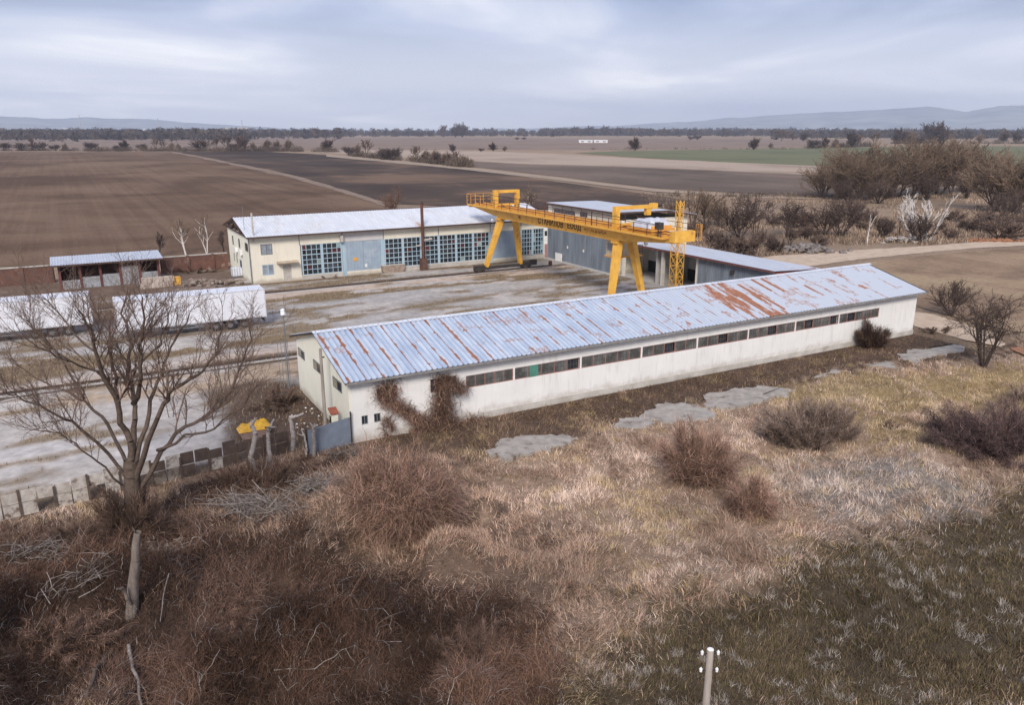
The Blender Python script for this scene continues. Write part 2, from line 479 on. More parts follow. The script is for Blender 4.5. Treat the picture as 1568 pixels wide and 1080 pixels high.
def mat_field(name, c1, c2, ang, row=1.2, rough=.95, c3=None, big=.012):
    m, nt, b = new_mat(name)
    tc = nt.nodes.new('ShaderNodeTexCoord'); mp = nt.nodes.new('ShaderNodeMapping')
    mp.inputs['Rotation'].default_value = (0, 0, ang); mp.inputs['Scale'].default_value = (row, .012, 1)
    nt.links.new(tc.outputs['Object'], mp.inputs[0])
    n = noise(nt, .35, mp.outputs[0], 5, .7)
    n2 = noise(nt, big, tc.outputs['Object'], 6, .65, .6)
    ad = nt.nodes.new('ShaderNodeMath'); ad.operation = 'MULTIPLY_ADD'; nt.links.new(n.outputs['Fac'], ad.inputs[0]); ad.inputs[1].default_value = .27
    m2 = nt.nodes.new('ShaderNodeMath'); m2.operation = 'MULTIPLY'; nt.links.new(n2.outputs['Fac'], m2.inputs[0]); m2.inputs[1].default_value = .78
    nt.links.new(m2.outputs[0], ad.inputs[2])
    st = [(.42, c1), (.54, c2)] + ([(.62, c3)] if c3 else [])
    r = ramp(nt, st); nt.links.new(ad.outputs[0], r.inputs['Fac'])
    n3 = noise(nt, 1.4, tc.outputs['Object'], 6, .7); r3 = ramp(nt, [(.3, .78), (.7, 1.22)]); nt.links.new(n3.outputs['Fac'], r3.inputs['Fac'])
    nt.links.new(mixc(nt, 1.0, r.outputs['Color'], r3.outputs['Color'], 'MULTIPLY'), b.inputs['Base Color'])
    b.inputs['Roughness'].default_value = rough; b.inputs['Specular IOR Level'].default_value = .1
    return m

M_brown = mat_field('ploughed_brown', (.088, .053, .034), (.140, .089, .058), R(20), .9, c3=(.175, .115, .077), big=.016)
M_black = mat_field('ploughed_black', (.046, .032, .026), (.074, .052, .040), R(170), .12, c3=(.155, .10, .068), big=.011)
M_umber = mat_field('ploughed_umber', (.080, .060, .050), (.13, .098, .078), R(180), .25, c3=(.17, .125, .10), big=.008)
M_pale = mat_field('stubble_pale', (.27, .205, .16), (.36, .28, .22), R(180), .4)
M_pink = mat_field('stubble_pink', (.165, .118, .09), (.225, .165, .13), R(180), .3)
M_green = mat_field('winter_wheat', (.11, .118, .066), (.145, .145, .082), R(180), .3)
M_trackdirt = mat('track_dirt', (.50, .395, .30), (.40, .30, .22), .8, .95, c3=(.27, .2, .14), s3=.35, t3=.6)
M_orange = mat('clay_soil', (.30, .135, .07), (.22, .115, .07), 1.2, .95)

sheet('ploughed_field', [(-160, 232), (265, 233), (330, 246), (440, 270), (520, 292), (600, 316), (700, 345), (740, 385), (345, 402), (-160, 412)], .06, M_brown, .3)
sheet('ploughed_field', [(265, 232), (400, 232), (500, 237), (640, 250), (760, 265), (900, 285), (1060, 308), (1060, 318), (800, 322), (600, 312), (520, 290), (440, 268), (330, 245)], .10, M_black, .3)
sheet('ploughed_field', [(712, 254), (1000, 288), (1190, 299), (1300, 302), (1300, 272), (1100, 262), (950, 256), (800, 252), (700, 246)], .10, M_umber, .2)
sheet('stubble_field', [(480, 233), (700, 245), (800, 251), (950, 255), (1100, 261), (1300, 271), (1500, 275), (1500, 256), (1200, 250), (1000, 244), (860, 236), (700, 230), (480, 229)], .08, M_pale, .2)
sheet('winter_wheat_field', [(880, 234), (960, 240), (1100, 248), (1300, 256), (1660, 262), (1660, 224), (1400, 224), (1100, 229), (960, 231)], .12, M_green, .2)
sheet('stubble_field', [(-200, 231), (300, 231), (700, 229), (960, 230), (1100, 228), (1300, 224), (1300, 214), (700, 211), (-200, 211)], .05, M_pink, .2)
sheet('grass_track', [(500, 236), (640, 249), (720, 257), (860, 273), (1000, 290), (1180, 301), (1260, 303), (1260, 306), (1170, 304), (1000, 294), (860, 277), (720, 261), (640, 253), (500, 240)], .15, mat('track_grass', (.33, .255, .185), (.25, .19, .14), .2, .95), .2)
sheet('field_edge_track', [(270, 233), (335, 245), (445, 268), (530, 292), (612, 317), (590, 317), (515, 293), (436, 270), (328, 246.5), (262, 233.5)], .16, mat('edge_grass', (.25, .18, .13), (.17, .12, .09), .2, .95), .2)
sheet('dirt_road', [(1120, 402), (1180, 393), (1300, 384), (1420, 377), (1500, 371), (1640, 363), (1640, 372), (1500, 380), (1420, 387), (1330, 396), (1270, 404), (1215, 412), (1150, 420)], .05, M_trackdirt, .6)
sheet('stubble_field', [(1300, 406), (1420, 392), (1500, 384), (1640, 377), (1640, 500), (1560, 510), (1500, 497), (1405, 470)], .07, mat_field('stubble_brown', (.185, .125, .085), (.27, .19, .125), R(10), .8, c3=(.3, .22, .14), big=.05), .3)
sheet('dirt_road', [(1395, 478), (1430, 482), (1500, 505), (1560, 520), (1640, 530), (1640, 548), (1550, 535), (1480, 522), (1400, 500)], .05, M_trackdirt, .6)
sheet('clay_bank', [(1545, 522), (1640, 518), (1640, 548), (1570, 546), (1548, 537)], .11, M_orange, .8)

# yard
YX = np.arange(-45, 67.1, .5); YY = np.arange(28, 113.1, .5)
yx, yy, yf = grid(YX, YY)
fe = FL - fd * 40
YP = [tuple(fe), tuple(FR), (13.3, 43.2), (13.3, 54.0), (66, 54.0), (66, 60), (66, 97), (19, 97), (19, 112), (-45, 112)]
cx = (YX[:-1] + .25); cy = (YY[:-1] + .25)
CX, CY = np.meshgrid(cx, cy, indexing='ij')
keep = inpoly(YP, CX.ravel(), CY.ravel()); yf = yf[keep]
stops_n = [28, 46, 49.5, 51, 57.5, 59, 61.5, 62.2, 64.3, 65, 67.6, 68.3, 71, 72, 74.5, 76, 78.5, 83.4, 84.3, 87.0, 87.7, 89.7, 90.2, 91.3, 91.8, 94.5, 95.5, 97, 112]
CON = (.385, .35, .32); CON2 = (.34, .315, .295); SAND = (.44, .35, .285); GRS = (.185, .135, .085); DRT = (.14, .10, .075); BEI = (.36, .275, .20)
stops_c = [CON, CON, (.45, .42, .40), CON, CON, BEI, BEI, DRT, DRT, SAND, CON, GRS, GRS, CON2, CON2, GRS, CON2, CON2, GRS, GRS, SAND, SAND, DRT, DRT, CON2, CON2, GRS, DRT, DRT]
def yard_col(s, n):
    nn = n + (fbm(s * .07, n * .2, 41, 4) - .5) * 4.5
    c = np.stack([np.interp(nn, stops_n, [k[i] for k in stops_c]) for i in range(3)], -1)
    pat = fbm(s * .16, n * .42, 43, 5)
    m = sstep(.57, .69, pat)[:, None] * .85
    c = c * (1 - m) + np.array(GRS) * m * 1.05
    m = sstep(.58, .66, fbm(s * .22, n * .5, 44, 5))[:, None]
    c = c * (1 - m) + np.array(CON) * 1.02 * m
    # bare earth: by the left shed, and beside the gable
    m = (sstep(17, 13, s) * sstep(81, 85, n) * (0.55 + .45 * sstep(.35, .6, fbm(s * .3, n * .3, 47, 4))))[:, None]
    c = c * (1 - m) + np.array((.15, .105, .08)) * m
    d = np.hypot((s - 10.5) / 4.2, (n - 50) / 9)
    m = sstep(1.15, .75, d + (fbm(s * .4, n * .4, 48, 3) - .5) * .6)[:, None]
    c = c * (1 - m) + np.array((.095, .065, .05)) * m
    df = -((s - FL[0]) * fn[0] + (n - FL[1]) * fn[1])
    m = (sstep(2.6, .8, df + (fbm(s * .5, n * .5, 49, 3) - .5) * 2.5))[:, None]
    return c * (1 - m) + np.array((.12, .085, .06)) * m
yc = yard_col(yx, yy)
M_yard = mat_col('yard_concrete', .9, 1.6, .22, .2, s2=.5, amt2=.16)
struct(np_mesh('yard_pavement', np.stack([yx, yy, np.full(len(yx), .04)], 1), yf, M_yard, cols=yc))

M_slab = mat('wet_concrete', (.36, .325, .285), (.25, .22, .195), 1.6, .75, c3=(.15, .115, .085), s3=1.1, t3=.54, spec=.5)
for k, P in enumerate(SLABSg):
    c = np.mean(np.array(P), 0); out = []
    for i in range(len(P)):
        a, b = np.array(P[i]), np.array(P[(i + 1) % len(P)])
        for t in range(9):
            q = a + (b - a) * t / 9; q = q + np.array([fbm(q[0] * 1.6, q[1] * 1.6, 151, 4) - .5, fbm(q[0] * 1.6, q[1] * 1.6, 161, 4) - .5]) * 1.5; out.append(q)
    m = MB(); zt = float(np.max(hgt(np.array(out)[:, 0], np.array(out)[:, 1]))) + .02
    zz = [float(hgt(q[0], q[1])) + .05 for q in out]; zm = float(np.max(zz))
    m.poly([(q[0], q[1], zm - .02) for q in out]); n_ = len(out)
    for i in range(n_):
        a, b = out[i], out[(i + 1) % n_]
        m.poly([(a[0], a[1], zm - .02), (b[0], b[1], zm - .02), (b[0], b[1], zm - .5), (a[0], a[1], zm - .5)])
    struct(m.build('concrete_slab', M_slab))

# hills far away: one rolling ridge with a foot and a back
def hills():
    sk = [(-500, 172), (-100, 175), (0, 178), (90, 181), (170, 180), (260, 185), (330, 190), (420, 195), (520, 198), (660, 199), (800, 197), (950, 192), (1050, 187), (1120, 180), (1250, 172), (1330, 168), (1420, 163), (1450, 166), (1480, 171), (1530, 163), (1568, 160), (1700, 152), (2100, 160)]
    X = np.linspace(-500, 2100, 261); Y = np.interp(X, [a for a, b in sk], [b for a, b in sk]) + (fbm(X * .03, X * 0, 61, 4) - .5) * 5
    d = rays(X, Y); hd = np.hypot(d[:, 0], d[:, 1]); un = d[:, :2] / hd[:, None]; sl = d[:, 2] / hd
    V = []
    prof = [(6500, 0), (7100, .18), (7700, .5), (8300, .74), (9100, 1.0), (9700, .6), (10400, 0)]
    for k, (rad, f) in enumerate(prof):
        z = (CH + 9100 * sl) * f * (1 + .0 * X) + (0 if f in (0, 1) else 1) * (fbm(X * .02, X * 0 + k * 3.1, 62, 4) - .5) * 60
        V.append(np.stack([un[:, 0] * rad, un[:, 1] * rad, np.maximum(z, -1)], 1))
    V = np.concatenate(V); n = len(X); F_ = []
    for k in range(len(prof) - 1):
        i = np.arange(n - 1) + k * n
        F_.append(np.stack([i, i + 1, i + 1 + n, i + n], 1))
    struct(np_mesh('hills', V, np.concatenate(F_), mat('hazed_hill_wood', (.22, .24, .26), (.36, .37, .38), .004, .95), smooth=True))  # winter wood colour paled blue-grey, with some distance haze put into it
hills()

# ------------------------------------------------------------------ building materials
M_white = mat_wall('whitewash', (.74, .725, .70), (.44, .40, .36), (.40, .35, .30), .55, .7)
M_cream = mat_wall('cream_render', (.76, .735, .62), (.48, .43, .33), (.42, .38, .30), .4, .5)
M_hall = mat_wall('ivory_render', (.70, .655, .55), (.42, .36, .27), (.36, .31, .25), .45, .5)
M_plinth = mat('plinth_concrete', (.50, .47, .43), (.36, .33, .29), .9, .9, c3=(.24, .2, .16), s3=.5, t3=.6)
M_roofA = mat_roof('galvanised_rusty', (.37, .44, .55), (.56, .61, .68), (.35, .155, .085), (.20, .08, .05), blue=True)
M_roofH = mat_roof('white_sheet_roof', (.64, .65, .675), (.53, .545, .58), (.46, .25, .15), (.3, .13, .08), .5, .1)
M_roofS = mat_roof('grey_sheet_roof', (.44, .47, .53), (.54, .56, .61), (.36, .22, .15), (.2, .1, .06), .5, .3)
M_steelblue = mat('blue_grey_sheet', (.235, .27, .315), (.155, .18, .215), .5, .5, stretch=(2, 2, .35), c3=(.30, .31, .33), s3=.4, t3=.6, metal=.2)
M_doorblue = mat('pale_blue_paint', (.32, .385, .455), (.26, .32, .39), .7, .55, c3=(.38, .42, .46), s3=.5)
M_frameblue = mat('frame_blue_paint', (.30, .43, .53), (.38, .45, .49), 1.5, .6)
M_redbrown = mat('red_oxide_paint', (.33, .16, .135), (.22, .11, .09), 2, .7)
M_dark = mat('dark_metal', (.03, .028, .028), (.055, .045, .04), 2, .6)
M_fascia = mat('fascia_brown', (.10, .055, .045), (.06, .04, .035), 2, .8)
M_glass = mat_glass('window_glass')
M_glass2 = mat_glass('dusty_wired_glass', (.06, .062, .06), .35)
M_darkroom = mat('unlit_interior', (.05, .045, .04), (.03, .03, .03), 1, .95)
M_concrete = mat('raw_concrete', (.44, .42, .39), (.33, .31, .29), 1.2, .9, c3=(.24, .21, .18), s3=.8, t3=.6)
M_rust = mat('rusty_pipe', (.16, .065, .04), (.07, .035, .028), 2.5, .85, stretch=(1, 1, .4))
M_yellow = mat('crane_yellow', (.74, .41, .06), (.60, .31, .05), 1.3, .55, c3=(.36, .18, .06), s3=1.3, t3=.60, spec=.4)
M_orangey = mat('crane_orange_worn', (.70, .36, .06), (.56, .25, .06), 1.1, .6, c3=(.30, .13, .055), s3=1.0, t3=.63)
M_wood = mat('grey_timber', (.33, .295, .26), (.22, .19, .165), 4, .9, stretch=(1, 1, .15), bump=.3)
M_black = mat('black_rubber', (.02, .02, .02), (.035, .033, .03), 4, .85)
M_trailer = mat('trailer_white', (.66, .665, .71), (.60, .61, .655), .6, .4, spec=.5, c3=(.58, .57, .57), s3=1.2, t3=.60, stretch=(1.6, 1.6, .25))
M_brick = mat('red_brick', (.165, .078, .058), (.10, .056, .045), 1.3, .95, c3=(.27, .21, .175), s3=.9, t3=.58)
M_tile = mat('red_tile', (.33, .10, .06), (.22, .07, .05), 6, .85)
M_tarp = mat('grey_tarpaulin', (.55, .56, .60), (.40, .41, .46), 1.2, .5, bump=.6)
M_doorgrey = mat('weathered_door', (.48, .44, .40), (.36, .33, .3), 2, .8)
M_alu = mat('aluminium_frame', (.18, .19, .20), (.12, .125, .13), 2, .5)
M_curtain = mat('net_curtain_glass', (.30, .33, .37), (.16, .185, .215), 1.5, .25, spec=.5)
M_whitepaint = mat('white_paint', (.78, .78, .77), (.66, .65, .63), 2, .6)

def walls(mb, axis, c0, c1, u0, u1, z0, z1, holes=()):
    """wall slab between c0 and c1 with rectangular openings (u0,u1,z0,z1)"""
    us = sorted({u0, u1, *[h[0] for h in holes], *[h[1] for h in holes]}); zs = sorted({z0, z1, *[h[2] for h in holes], *[h[3] for h in holes]})
    for i in range(len(us) - 1):
        j = 0
        while j < len(zs) - 1:
            def inside(j): 
                um, zm = (us[i] + us[i + 1]) / 2, (zs[j] + zs[j + 1]) / 2
                return any(h[0] < um < h[1] and h[2] < zm < h[3] for h in holes)
            if inside(j): j += 1; continue
            k = j
            while k + 1 < len(zs) - 1 and not inside(k + 1): k += 1
            if axis == 'y': mb.box(us[i], us[i + 1], c0, c1, zs[j], zs[k + 1])
            else: mb.box(c0, c1, us[i], us[i + 1], zs[j], zs[k + 1])
            j = k + 1
    return mb

def corr_roof(name, a0, a1, edge, ridge, pitch, depth, rows, rustf, material, parent, along='x'):
    """trapezoid-ribbed sheet from edge (v,z) to ridge (v,z) running a0..a1"""
    k = int((a1 - a0) / pitch)
    prof = [(0, 0), (.30, 0), (.42, 1), (.58, 1), (.70, 0)]
    xs, hs = [], []
    for i in range(k):
        for f, h in prof: xs.append(a0 + (i + f) * pitch); hs.append(h * depth)
    xs.append(a0 + k * pitch); hs.append(0)
    xs = np.array(xs); hs = np.array(hs)
    t = np.linspace(0, 1, rows + 1)
    v = edge[0] + (ridge[0] - edge[0]) * t; z = edge[1] + (ridge[1] - edge[1]) * t
    dv, dz = ridge[0] - edge[0], ridge[1] - edge[1]; L = math.hypot(dv, dz)
    nv, nz = -dz / L, dv / L
    if nz < 0: nv, nz = -nv, -nz
    X = np.repeat(xs, rows + 1); Hh = np.repeat(hs, rows + 1); Vv = np.tile(v, len(xs)) + nv * Hh; Z = np.tile(z, len(xs)) + nz * Hh
    # sheets end in a slightly ragged edge
    rust = rustf(X, np.tile(t, len(xs)))
    i, j = np.meshgrid(np.arange(len(xs) - 1), np.arange(rows), indexing='ij'); a = (i * (rows + 1) + j).ravel(); b = a + rows + 1
    fc = np.stack([a, b, b + 1, a + 1], 1)
    P = np.stack([X, Vv, Z], 1) if along == 'x' else np.stack([Vv, X, Z], 1)
    return np_mesh(name, P, fc, material, parent, attr={'rust': rust})

# ------------------------------------------------------------------ long white warehouse
WH = thing('warehouse', 'long low white warehouse with rust streaked ribbed roof and a window strip under the eaves', 'warehouse', ((WX0 + WX1) / 2, 48.4, 0))
RZ, EZ, RY = 5.66, 4.02, 48.35
bays = [20.7] + [24.25 + 5.28 * k for k in range(8)]
bay_open = [(bays[i] + .05, bays[i + 1] - .05, 2.22, 3.04) for i in range(8)]
extra = [(14.84, 16.14, 2.45, 3.2), (18.3, 20.1, 2.3, 3.2), (13.80, 14.20, 1.05, 1.62), (14.58, 15.0, 1.05, 1.62)]
m = MB(); walls(m, 'y', WY0, WY0 + .3, WX0, WX1, -.3, 3.86, bay_open + extra)
walls(m, 'y', WY1 - .3, WY1, WX0, WX1, -.3, 3.86)
m.build('wall', M_white, WH)
for xg, nm_ in ((WX0, 'L'), (WX1, 'R')):
    m = MB(); x0, x1 = (xg - .004, xg + .3) if nm_ == 'L' else (xg - .3, xg + .004)
    m.prism([(WY0 + .3, -.3), (WY1 - .3, -.3), (WY1 - .3, 3.9), (RY, 5.52), (WY0 + .3, 3.9)], 'x', x0, x1)
    m.prism([(WY0 - .003, -.3), (WY0 + .3, -.3), (WY0 + .3, 3.9), (WY0 - .003, 3.78)], 'x', xg - .006 if nm_ == 'L' else xg - .1, xg + .1 if nm_ == 'L' else xg + .006)
    m.build('gable_wall', M_cream if nm_ == 'L' else M_white, WH)
m = MB(); m.box(16.5, WX1 + .05, WY0 - .07, WY0 - .002, -.3, .42); m.build('plinth', M_plinth, WH)

def rustA(X, T):
    s = X - 12.75
    # seams every ~1.05 m
    ph = (X / 1.05 + (vnoise(X * .0, T * 0) - .5)) % 1.0
    d = np.minimum(ph, 1 - ph) * 1.05
    n = fbm(X * .9, T * 9, 71, 4); n2 = fbm(X * 1.3, T * 5, 73, 4)
    seam = np.clip(1.2 - d / (.07 + .09 * sstep(.48, .72, n)), 0, 1) * sstep(.15, .42, fbm(X * .31 + 3, T * 3.2, 75, 3) + .18)
    fadeL = sstep(47.5, 43, X)
    rows = np.zeros_like(X)
    for tr in (.12, .3, .48, .66):
        rows = np.maximum(rows, np.clip(1 - np.abs(T - tr + (vnoise(X * 2.1, X * 0, 78) - .5) * .06) / .05, 0, 1))
    blot = rows * np.clip(1.2 - d / .26, 0, 1) * sstep(.35, .6, n) * 1.2 * sstep(.46, .60, vnoise(np.floor(X / 1.05), T * 5, 77)) 
    r = np.maximum(seam * 1.0, blot * .9) * (0.25 + .75 * fadeL)
    big = np.clip(1 - np.abs(X - 21.4) / .28, 0, 1) * sstep(.98, .8, T) * sstep(0, .05, T); r = np.maximum(r, big * (.4 + .9 * n))
    # badly rusted field and single streaks
    zone = sstep(44.2, 45.0, X) * sstep(51.5, 47.5, X)
    st = sstep(.42, .58, fbm(X * 2.3, T * 1.3, 79, 4)); r = np.maximum(r, zone * sstep(.50, .62, fbm(X * 2.3, T * 1.3, 79, 4)) * (.30 + .75 * fbm(X * 1.1, T * 6, 80, 3)) * 1.15)
    st2 = sstep(.60, .72, fbm(X * 2.0, T * 1.6, 83, 4)) * sstep(44, 47, X) * sstep(63, 54, X); r = np.maximum(r, st2 * .75)
    for (x0, t0, t1, wd) in ((52.2, .52, .93, .26), (51.0, .60, .95, .18), (55.3, .30, .62, .16), (60.9, .32, .42, .30), (49.2, .12, .55, .2), (47.2, .05, .8, .22)):
        r = np.maximum(r, np.clip(1.3 - np.abs(X - x0 + (T - t0) * .15) / wd, 0, 1) * sstep(t0 - .03, t0, T) * sstep(t1 + .03, t1, T) * (.65 + .5 * n2))
    r = np.maximum(r, .42 * sstep(.55, .75, fbm(X * .8, T * 8, 85, 4))); r = np.maximum(r, 0.5 * sstep(.62, .72, fbm(X * 3.2, T * 2.6, 87, 4)) * sstep(40, 46, X))
    return np.clip(r, 0, 1)
corr_roof('roof_sheet', 12.72, 66.95, (41.95, EZ), (RY, RZ), .35, .06, 44, rustA, M_roofA, WH)
corr_roof('roof_sheet', 12.72, 66.95, (54.75, EZ), (RY, RZ), .2625, .035, 10, lambda X, T: X * 0 + .1, M_roofA, WH)
m = MB(); m.prism([(RY - .32, RZ - .03), (RY, RZ + .065), (RY + .32, RZ - .03), (RY, RZ + .045)], 'x', 12.70, 66.97); m.build('ridge_cap', mat('ridge_zinc', (.66, .68, .72), (.56, .58, .62), 1, .5, metal=.2), WH)
m = MB()
for x in np.arange(13.4, 66.3, 1.05): m.box(x - .04, x + .04, 42.02, WY0 + .0, 3.80, 3.93)
m.box(12.80, 66.9, 42.0, 42.05, 3.86, 3.98); m.box(12.80, 66.9, 54.65, 54.7, 3.86, 3.98)
m.build('eaves_timber', mat('eaves_grey', (.28, .27, .26), (.2, .19, .18), 2, .9), WH)
m = MB()
for x in (12.76, 66.84):
    m.prism([(41.98, EZ - .12), (42.1, EZ - .12), (RY, RZ - .13), (54.6, EZ - .12), (54.72, EZ - .12), (54.72, EZ - .02), (RY, RZ - .02), (41.98, EZ - .02)], 'x', x, x + .05)
m.each('barge_board', M_dark, WH)
M_greenpane = mat('green_board', (.09, .25, .195), (.06, .19, .15), 2, .5)
for i in range(8):
    u0, u1, z0, z1 = bay_open[i]
    f = MB(); npan = 5; pw = (u1 - u0) / npan
    f.box(u0, u1, WY0 + .04, WY0 + .10, z0, z0 + .05); f.box(u0, u1, WY0 + .04, WY0 + .10, z1 - .05, z1)
    for k in range(npan + 1):
        x = min(max(u0 + k * pw, u0 + .03), u1 - .03); f.box(x - .03, x + .03, WY0 + .042, WY0 + .098, z0 + .05, z1 - .05)
    wd_ = f.build('window', M_redbrown, WH)
    g = MB(); wires = MB(); gaps = MB()
    for k in range(npan):
        a, b = u0 + k * pw + .03, u0 + (k + 1) * pw - .03
        if i == 0 and k == 3 or False: pass
        hole = (i, k) in ((1, 4), (3, 2), (4, 2), (5, 2), (6, 1), (6, 4), (7, 1))
        (gaps if hole else g).box(a, b, WY0 + (.20 if hole else .07), WY0 + (.22 if hole else .082), z0 + .05, z1 - .05)
        for q in range(1, 4): wires.box(a + (b - a) * q / 4 - .008, a + (b - a) * q / 4 + .008, WY0 + .02, WY0 + .034, z0 + .05, z1 - .05)
        wires.box(a, b, WY0 + .022, WY0 + .032, (z0 + z1) / 2 - .008, (z0 + z1) / 2 + .008)
    g.each('pane', M_glass2, wd_); wires.build('grille', mat('wire_grille', (.12, .10, .085), (.08, .07, .06), 3, .7), wd_)
    if gaps.v: gaps.each('open_pane', M_glass, wd_)
    if i == 1:
        q = MB(); q.box(u0 + pw * 1.1, u0 + pw * 1.75, WY0 + .005, WY0 + .02, z0 + .02, z1 - .02); q.build('shutter', M_greenpane, wd_, 'bright green board over one pane')
    if i == 0:
        pass
m = MB()
for b in bays[1:5]: m.box(b - .06, b + .06, WY0 - .02, WY0 - .003, 2.2, 3.06)
m.each('pilaster', M_whitepaint, WH)
for (u0, u1, z0, z1) in extra:
    small = z1 < 2
    f = MB(); f.box(u0, u1, WY0 + .05, WY0 + .1, z0, z0 + .05); f.box(u0, u1, WY0 + .05, WY0 + .1, z1 - .05, z1)
    for x in (u0 + .025, (u0 + u1) / 2, u1 - .025): f.box(x - .025, x + .025, WY0 + .052, WY0 + .098, z0 + .05, z1 - .05)
    wd_ = f.build('window', M_alu if small else M_redbrown, WH)
    g = MB(); g.box(u0 + .05, u1 - .05, WY0 + .07, WY0 + .085, z0 + .05, z1 - .05); g.build('pane', M_glass, wd_)
for (y0, y1, z0, z1) in ((52.1, 53.7, 2.75, 3.35), (48.15, 49.85, 2.8, 3.45), (43.85, 45.55, 2.8, 3.45)):
    f = MB()
    for a, b, c, d in ((y0, y1, z0, z0 + .06), (y0, y1, z1 - .06, z1), (y0, y0 + .06, z0 + .06, z1 - .06), (y1 - .06, y1, z0 + .06, z1 - .06), ((y0 + y1) / 2 - .03, (y0 + y1) / 2 + .03, z0 + .06, z1 - .06)):
        f.box(WX0 - .05, WX0 - .005, a, b, c, d)
    wd_ = f.build('window', M_alu, WH)
    g = MB(); g.box(WX0 - .03, WX0 - .006, y0 + .06, (y0 + y1) / 2 - .03, z0 + .06, z1 - .06); g.build('pane', M_glass, wd_)
    g = MB(); g.box(WX0 - .031, WX0 - .006, (y0 + y1) / 2 + .03, y1 - .06, z0 + .06, z1 - .06); g.build('curtain', mat('yellow_curtain', (.34, .31, .2), (.22, .21, .16), 2, .5), wd_)

# ------------------------------------------------------------------ workshop hall
HX0, HX1, HY0, HY1 = 18.8, 60.85, 97.0, 110.8
HL = thing('workshop_hall', 'two storey cream workshop hall with a white metal roof and walls of blue framed glazing', 'hall', ((HX0 + HX1) / 2, 104, 0))
HEZ, HRZ, HRY = 5.86, 7.5, 104.0
glz = []
def split(a, b, k): 
    return [(a + (b - a) * i / k, a + (b - a) * (i + 1) / k) for i in range(k)]
glz += split(24.9, 30.1, 2) + split(35.75, 51.3, 6) + split(56.4, 60.2, 2)
doors = [(30.25, 35.6), (51.45, 56.25)]
front_win = [(20.05, 21.45, 3.5, 4.8), (20.05, 21.45, 1.0, 2.3)]
fdoor = (22.55, 23.55, .1, 2.05)
holes = [(24.8, 60.3, .62, 4.42)] + front_win + [fdoor]
m = MB(); walls(m, 'y', HY0, HY0 + .3, HX0, HX1, -.2, HEZ - .05, holes)
walls(m, 'y', HY1 - .3, HY1, HX0, HX1, -.2, HEZ - .05)
m.box(HX1 - .3, HX1, HY0 + .3, HY1 - .3, -.2, HEZ - .06)
m.build('wall', M_hall, HL)
m = MB(); gw = [(102.9, 104.45, .9, 2.15), (107.1, 108.1, 3.55, 4.8), (102.9, 104.0, 3.65, 4.85), (98.0, 100.0, 3.75, 4.85), (105.6, 106.2, 1.4, 2.5), (107.3, 107.9, 1.4, 2.5)]
walls(m, 'x', HX0 + .002, HX0 + .3, HY0 + .302, HY1 - .302, -.2, 5.62, gw); m.build('gable_wall', M_cream, HL)
m = MB()   # lintel band battens and pilasters
for x in (24.75, 30.18, 35.68, 43.5, 51.38, 56.32): m.box(x - .05, x + .05, HY0 - .05, HY0 - .003, 4.45, 5.8)
m.each('downpipe', mat('pipe_grey', (.25, .25, .25), (.18, .17, .16), 2, .6), HL)
m = MB(); m.box(24.8, 30.15, HY0 - .09, HY0 - .002, -.1, .60); m.box(35.7, 51.35, HY0 - .09, HY0 - .002, -.1, .60); m.box(56.35, 60.2, HY0 - .09, HY0 - .002, -.1, .60); m.each('plinth', M_plinth, HL)
corr_roof('roof_sheet', 18.35, 61.2, (96.15, HEZ - .02), (HRY, HRZ), .35, .04, 20,
          lambda X, T: np.clip(.62 * sstep(.955, .99, T) * sstep(.4, .6, vnoise(X * .25, X * 0, 5)) + .95 * np.clip(1 - np.abs(X - 40.8) / 1.6, 0, 1) * sstep(.5, .05, T) * fbm(X * 2.2, T * 2, 9, 3) + .30 * sstep(.5, .7, fbm(X * .6, T * 3, 12, 4)), 0, 1), M_roofH, HL)
corr_roof('roof_sheet', 18.35, 61.2, (112.0, HEZ - .12), (HRY, HRZ), .35, .04, 6, lambda X, T: X * 0 + .15, M_roofH, HL)
m = MB(); m.box(18.36, 61.15, 96.17, 96.22, HEZ - .22, HEZ - .05); m.box(18.36, 61.15, HRY - .12, HRY + .12, HRZ - .02, HRZ + .07); m.build('gutter', M_fascia, HL)
m = MB()   # open timber truss in the gable, set behind the barge boards
m.prism([(96.2, 5.70), (96.6, 5.66), (104, 7.26), (111.5, 5.66), (111.9, 5.70), (104, 7.44)], 'x', 18.40, 18.5)
for a, b in (((97.2, 5.75), (110.8, 5.75)), ((104, 5.7), (104, 7.3)), ((101, 5.75), (104, 7.0)), ((107, 5.75), (104, 7.0)), ((101, 5.75), (99.3, 6.3)), ((107, 5.75), (108.7, 6.3))):
    m.bar((18.62, *a), (18.62, *b), .14)
m.build('gable_truss', M_fascia, HL)
m = MB(); m.prism([(97.2, 5.62), (110.6, 5.62), (104, 7.3)], 'x', 20.4, 20.5); m.build('gable_boarding', mat('gable_board', (.45, .42, .36), (.33, .3, .26), 2, .9), HL)
M_panevar = mat_col('glazing_panes', .2, .8, .5)
M_panevar.node_tree.nodes['Principled BSDF'].inputs['Specular IOR Level'].default_value = .5
